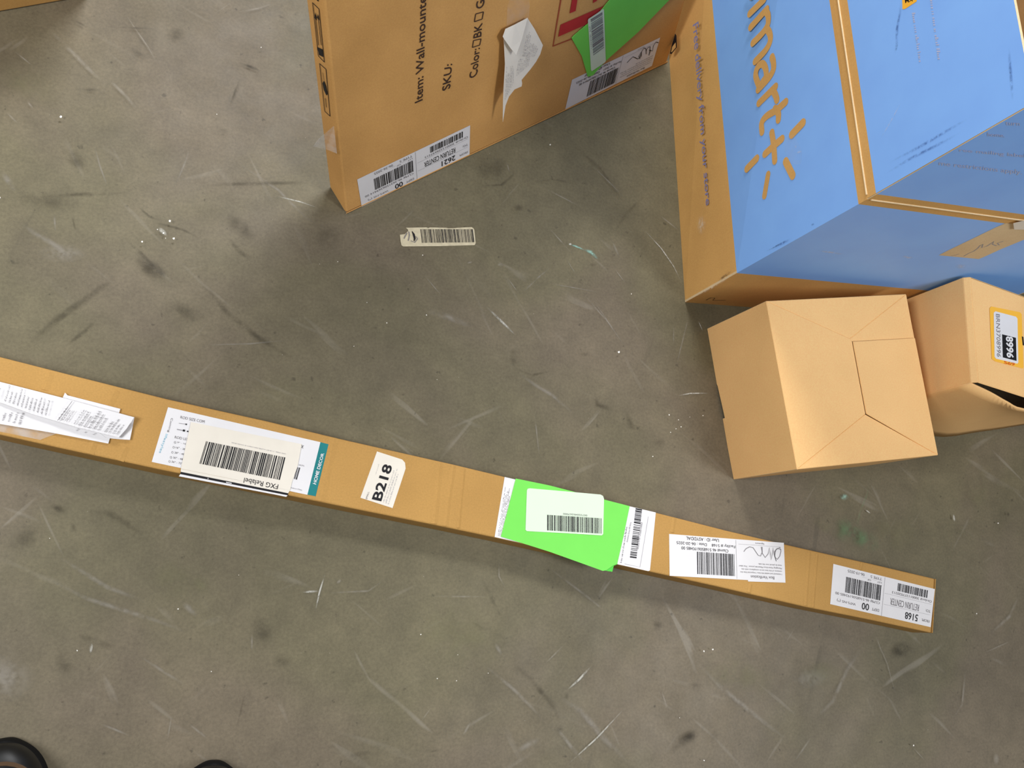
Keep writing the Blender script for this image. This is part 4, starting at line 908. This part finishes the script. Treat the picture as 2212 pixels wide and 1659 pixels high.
# the notch: a rounded bite taken out of the lower rim
for k, p in enumerate(ptsL):
    if k in (2, 6, 7, 8): p.z = max(p.z, 0)
slab('side_panel', ptsL, -nl*.003, ['kraft_small', 'kraft_edge'], sb, (0, 0, 1), .0006)
for i, j in ((0, 1), (1, 2), (2, 3)):
    nn = (q[j]-g[i]).cross(q[i]-g[i]).normalized()
    cen = (q[0]+q[2])/2; inn = nn if nn.dot(cen-q[i]) > 0 else -nn
    slab('side_panel', [q[i]-UZ*.001, q[j]-UZ*.001, g[j], g[i]], inn*.003, ['kraft_small'], sb)
tp = top_at(hs)
Pp, Qp, Rp, Sp = c5b(1050, 470), c5b(1064, 490), c5b(1155, 975), c5b(1482, 465)
def panel(pts, hset, name='bottom_flap'):
    vs = [at(x, y, hs)+UZ*h for (x, y), h in zip(pts, hset)]
    return slab(name, vs, UZ*-.003, ['kraft_small'], sb, bv=.0009)
panel([sm[0], Pp, Qp, Rp, sm[3]], [0, -.0012, -.0014, -.0018, 0])
panel([sm[0], sm[1], Pp], [-.0002, 0, -.0026])
panel([sm[1], Sp, Qp, Pp], [-.0001, -.0016, -.0034, -.0026])
panel([Sp, sm[2], Rp, Qp], [0, 0, .0006, .0010])
panel([sm[3], Rp, sm[2]], [-.0002, -.0030, -.0002])

hr = .252
R0, R1 = (2096, 598), (2113, 826)
r0, r1 = at(*R0, hr), at(*R1, hr)
rx = (at(2212, 640, hr)-r0).normalized(); 
r2 = r0+rx*.42; r3 = at(2275, 902, 0); r3 = Vector((r3.x, r3.y, hr)); rm = at(2232, 864, hr)
gr0 = Vector((r0.x, r0.y, 0)); gr1 = Vector((r1.x, r1.y, 0))
rb = root('tape_sealed_carton', Vector(((r0+r3)/2).xy.to_tuple()+(0,)), 'small kraft carton at the right edge with an orange-bordered 8996 sticker on top', 'box')
lx = Vector((-1, 0, 0))
ch = .012
# chamfered strip along the left top edge, then the left wall
s0, s1 = r0+Vector((-ch*.8, 0, -ch*.55)), r1+Vector((-ch*.8, .0, -ch*.55))
slab('top_panel', [r0, r1, rm, r3, r2], UZ*-.003, ['kraft_small'], rb, bv=.0015)
slab('edge_strip', [r0, r1, s1, s0], Vector((.002, 0, -.002)), ['kraft_small'], rb, bv=.0008)
wl0, wl1 = Vector((s0.x-.002, s0.y, .0005)), Vector((s1.x-.002, s1.y, .0005))
slab('side_panel', [s0, s1, wl1, wl0], Vector((.003, 0, 0)), ['kraft_small'], rb, bv=.0008)
wr0, wr1 = Vector((r2.x, r2.y, .0005)), Vector((r3.x, r3.y, .0005))
slab('side_panel', [s0, r0, r2, wr0, wl0], Vector((0, -.003, 0)), ['kraft_small'], rb); slab('side_panel', [r2, r3, wr1, wr0], Vector((-.003, 0, 0)), ['kraft_small'], rb)
# bulging front panel
me = bpy.data.meshes.new('front_panel'); vs = []; fs = []
topc = [at(2113, 829, hr-.004), at(2140, 848, hr-.006), at(2175, 868, hr-.010), at(2212, 884, hr-.016), at(2320, 892, hr-.02), r3]
botc = [Vector((s1.x-.002, s1.y, .0005)), at(2010, 940, .0005), at(2111, 932, .0005), at(2212, 916, .0005), at(2300, 912, .0005), at(2420, 925, .0005)]
topc[0] = s1+UZ*-.001; topc[-1] = r3+UZ*-.004; botc[-1] = Vector((r3.x, r3.y, .0005)); botc[-2] = lerp(botc[-3], botc[-1], .5)
NX, NZ = 20, 8
def poly_at(c, t):
    x = t*(len(c)-1); i = min(int(x), len(c)-2); f = x-i
    p0, p1, p2, p3 = c[max(i-1, 0)], c[i], c[i+1], c[min(i+2, len(c)-1)]
    return 0.5*((2*p1)+(p2-p0)*f+(2*p0-5*p1+4*p2-p3)*f*f+(3*p1-p0-3*p2+p3)*f**3)
for i in range(NX+1):
    for j in range(NZ+1): vs.append(tuple(lerp(poly_at(topc, i/NX), poly_at(botc, i/NX), j/NZ)))
for i in range(NX):
    for j in range(NZ): a = i*(NZ+1)+j; fs.append([a, a+1, a+NZ+2, a+NZ+1])
me.from_pydata(vs, [], fs)
for p in me.polygons: p.use_smooth = True
fp = link('front_panel', me, ['kraft_small'], rb); s = fp.modifiers.new('t', 'SOLIDIFY'); s.thickness = .003; s.offset = 0
# sticker
cK2 = crop(9.2197, 2080, 640)
P = Print(top_at(hr), (0, 0, 1), lift=.0007)
P.px([cK2(*p) for p in ((525, 240), (560, 205), (1130, 320), (1165, 360), (1200, 1420), (1185, 1440), (640, 1300), (570, 1250))], 'yellow', 0)
P.px([cK2(*p) for p in ((605, 330), (640, 302), (1050, 410), (1078, 450), (1095, 1320), (1075, 1345), (650, 1245), (622, 1205))], 'paper', 1)
P.tq('BRN3708996', [cK2(725, 365), cK2(748, 1225), cK2(668, 1200), cK2(648, 352)], 'grey', .004)
P.px([cK2(*p) for p in ((770, 760), (1045, 830), (1058, 1290), (785, 1220))], 'black', 2)
P.tq('8996', [cK2(985, 810), cK2(1000, 1250), cK2(855, 1215), cK2(835, 800)], 'paper', .035, 4)
P.tq('569', [cK2(810, 1290), cK2(1020, 1330), cK2(1020, 1390), cK2(810, 1350)], 'orange', .01, 4)
P.px([cK2(*p) for p in ((1165, 800), (1195, 810), (1212, 985), (1182, 975))], 'black', 1)
P.build('inventory_sticker', rb, label='orange-bordered white sticker reading BRN3708996 and 8996')

# ------------------------------------------------------------------ carton whose corner shows at the top left
k0, k1 = at(0, 26, 0), at(148, 0, 0)
kd = (k1-k0).normalized(); kn = Vector((-kd.y, kd.x, 0))
cr0 = k0-kd*.45; cr1 = k1+kd*.03
cc = root('corner_carton', Vector(((cr0+cr1)/2+kn*.15).to_tuple()), 'brown carton just showing in the top left corner', 'box')
me = bpy.data.meshes.new('carton_body')
pts = [cr0, cr1, cr1+kn*.3, cr0+kn*.3]
me.from_pydata([tuple(p+UZ*.0005) for p in pts]+[tuple(p+UZ*.24) for p in pts], [], [[3, 2, 1, 0], [4, 5, 6, 7], [0, 1, 5, 4], [1, 2, 6, 5], [2, 3, 7, 6], [3, 0, 4, 7]])
o = link('carton_body', me, ['kraft_brown'], cc); bevel(o, .003, 2)
slab('top_flap', [pts[0]+UZ*.2405, pts[1]+UZ*.2405, lerp(pts[1], pts[2], .49)+UZ*.2405, lerp(pts[0], pts[3], .49)+UZ*.2405], UZ*.003, ['kraft_brown'], cc)
slab('top_flap', [pts[3]+UZ*.2405, pts[2]+UZ*.2405, lerp(pts[1], pts[2], .51)+UZ*.2405, lerp(pts[0], pts[3], .51)+UZ*.2405], UZ*.003, ['kraft_brown'], cc)

# ------------------------------------------------------------------ the photographer's shoes at the lower left
def shoe(tip, ang, label):
    r_ = root('black_shoe', Vector((tip.x, tip.y-.13, 0)), label, 'shoe', 'shoes at the bottom edge')
    ca, sa = math.cos(ang), math.sin(ang)
    def tr_(x, y, z): return (tip.x+x*ca-y*sa, tip.y+x*sa+y*ca, z)
    # stations from the toe back: distance, half width, height
    st = [(0, .004, .030), (.004, .018, .040), (.014, .032, .048), (.032, .044, .054), (.06, .051, .060), (.10, .052, .070), (.14, .046, .085), (.18, .040, .100), (.22, .038, .105), (.26, .036, .108), (.285, .026, .106), (.295, .008, .100)]
    def loft(name, z0, shrink, flat, mat):
        vs = []; fs = []; K = 14
        for d, hw, hh in st:
            for k in range(K):
                a = math.pi*2*k/K; x = math.cos(a); z = math.sin(a)
                if flat: vs.append(tr_(x*(hw+.004), -d+.004*(1 if d == 0 else 0), z0+max(0, z)*.020 if z > 0 else .0005))
                else: vs.append(tr_((abs(x)**.8)*(1 if x > 0 else -1)*hw*shrink, -d, z0+(max(0, z)**.8)*(hh-z0) if z > 0 else z0-.002))
        n = len(st)
        for i in range(n-1):
            for k in range(K): a = i*K+k; b = i*K+(k+1) % K; fs.append([a, b, b+K, a+K])
        fs += [list(range(K-1, -1, -1)), list(range((n-1)*K, n*K))]
        me = bpy.data.meshes.new(name); me.from_pydata(vs, [], fs)
        for p in me.polygons: p.use_smooth = True
        o = link(name, me, [mat], r_); o.modifiers.new('smooth', 'SUBSURF').render_levels = 2; return o
    loft('upper', .018, 1, False, 'shoe'); loft('sole', .004, 1, True, 'sole')
    for k in range(4):
        y = -.125-.018*k; vs = []; h = .078+.0075*k
        me = bpy.data.meshes.new('lace'); n = 8
        for i in range(n+1):
            x = -.024+.048*i/n; z = h+.012*math.cos(math.pi*(i/n-.5))-.002
            vs += [tr_(x, y-.003, z), tr_(x, y+.003, z), tr_(x, y, z+.003)]
        fs = []
        for i in range(n):
            a = i*3
            for m_, n_ in ((0, 1), (1, 2), (2, 0)): fs.append([a+m_, a+n_, a+n_+3, a+m_+3])
        me.from_pydata(vs, [], fs); link('lace', me, ['sole'], r_)
    vs = []; fs = []
    for i in range(11):
        a = math.pi*(.18+.64*i/10); vs += [tr_(.045*math.cos(a), -.062+.044*math.sin(a), .0545), tr_(.041*math.cos(a), -.062+.040*math.sin(a), .0575)]
    for i in range(10): fs.append([i*2, i*2+1, i*2+3, i*2+2])
    me = bpy.data.meshes.new('toe_highlight'); me.from_pydata(vs, [], fs); o = link('toe_highlight', me, ['toe_glint'], r_)  # brown highlight on the toe, put in as a coloured strip
    s = o.modifiers.new('t', 'SOLIDIFY'); s.thickness = .001
    return r_
t1 = at(4, 1606, .03); shoe(t1, .10, 'black shoe toe in the bottom left corner of the photo')
t2 = at(465, 1654, .03); shoe(t2, -.06, 'black shoe toe barely showing at the bottom edge, right of the corner shoe')
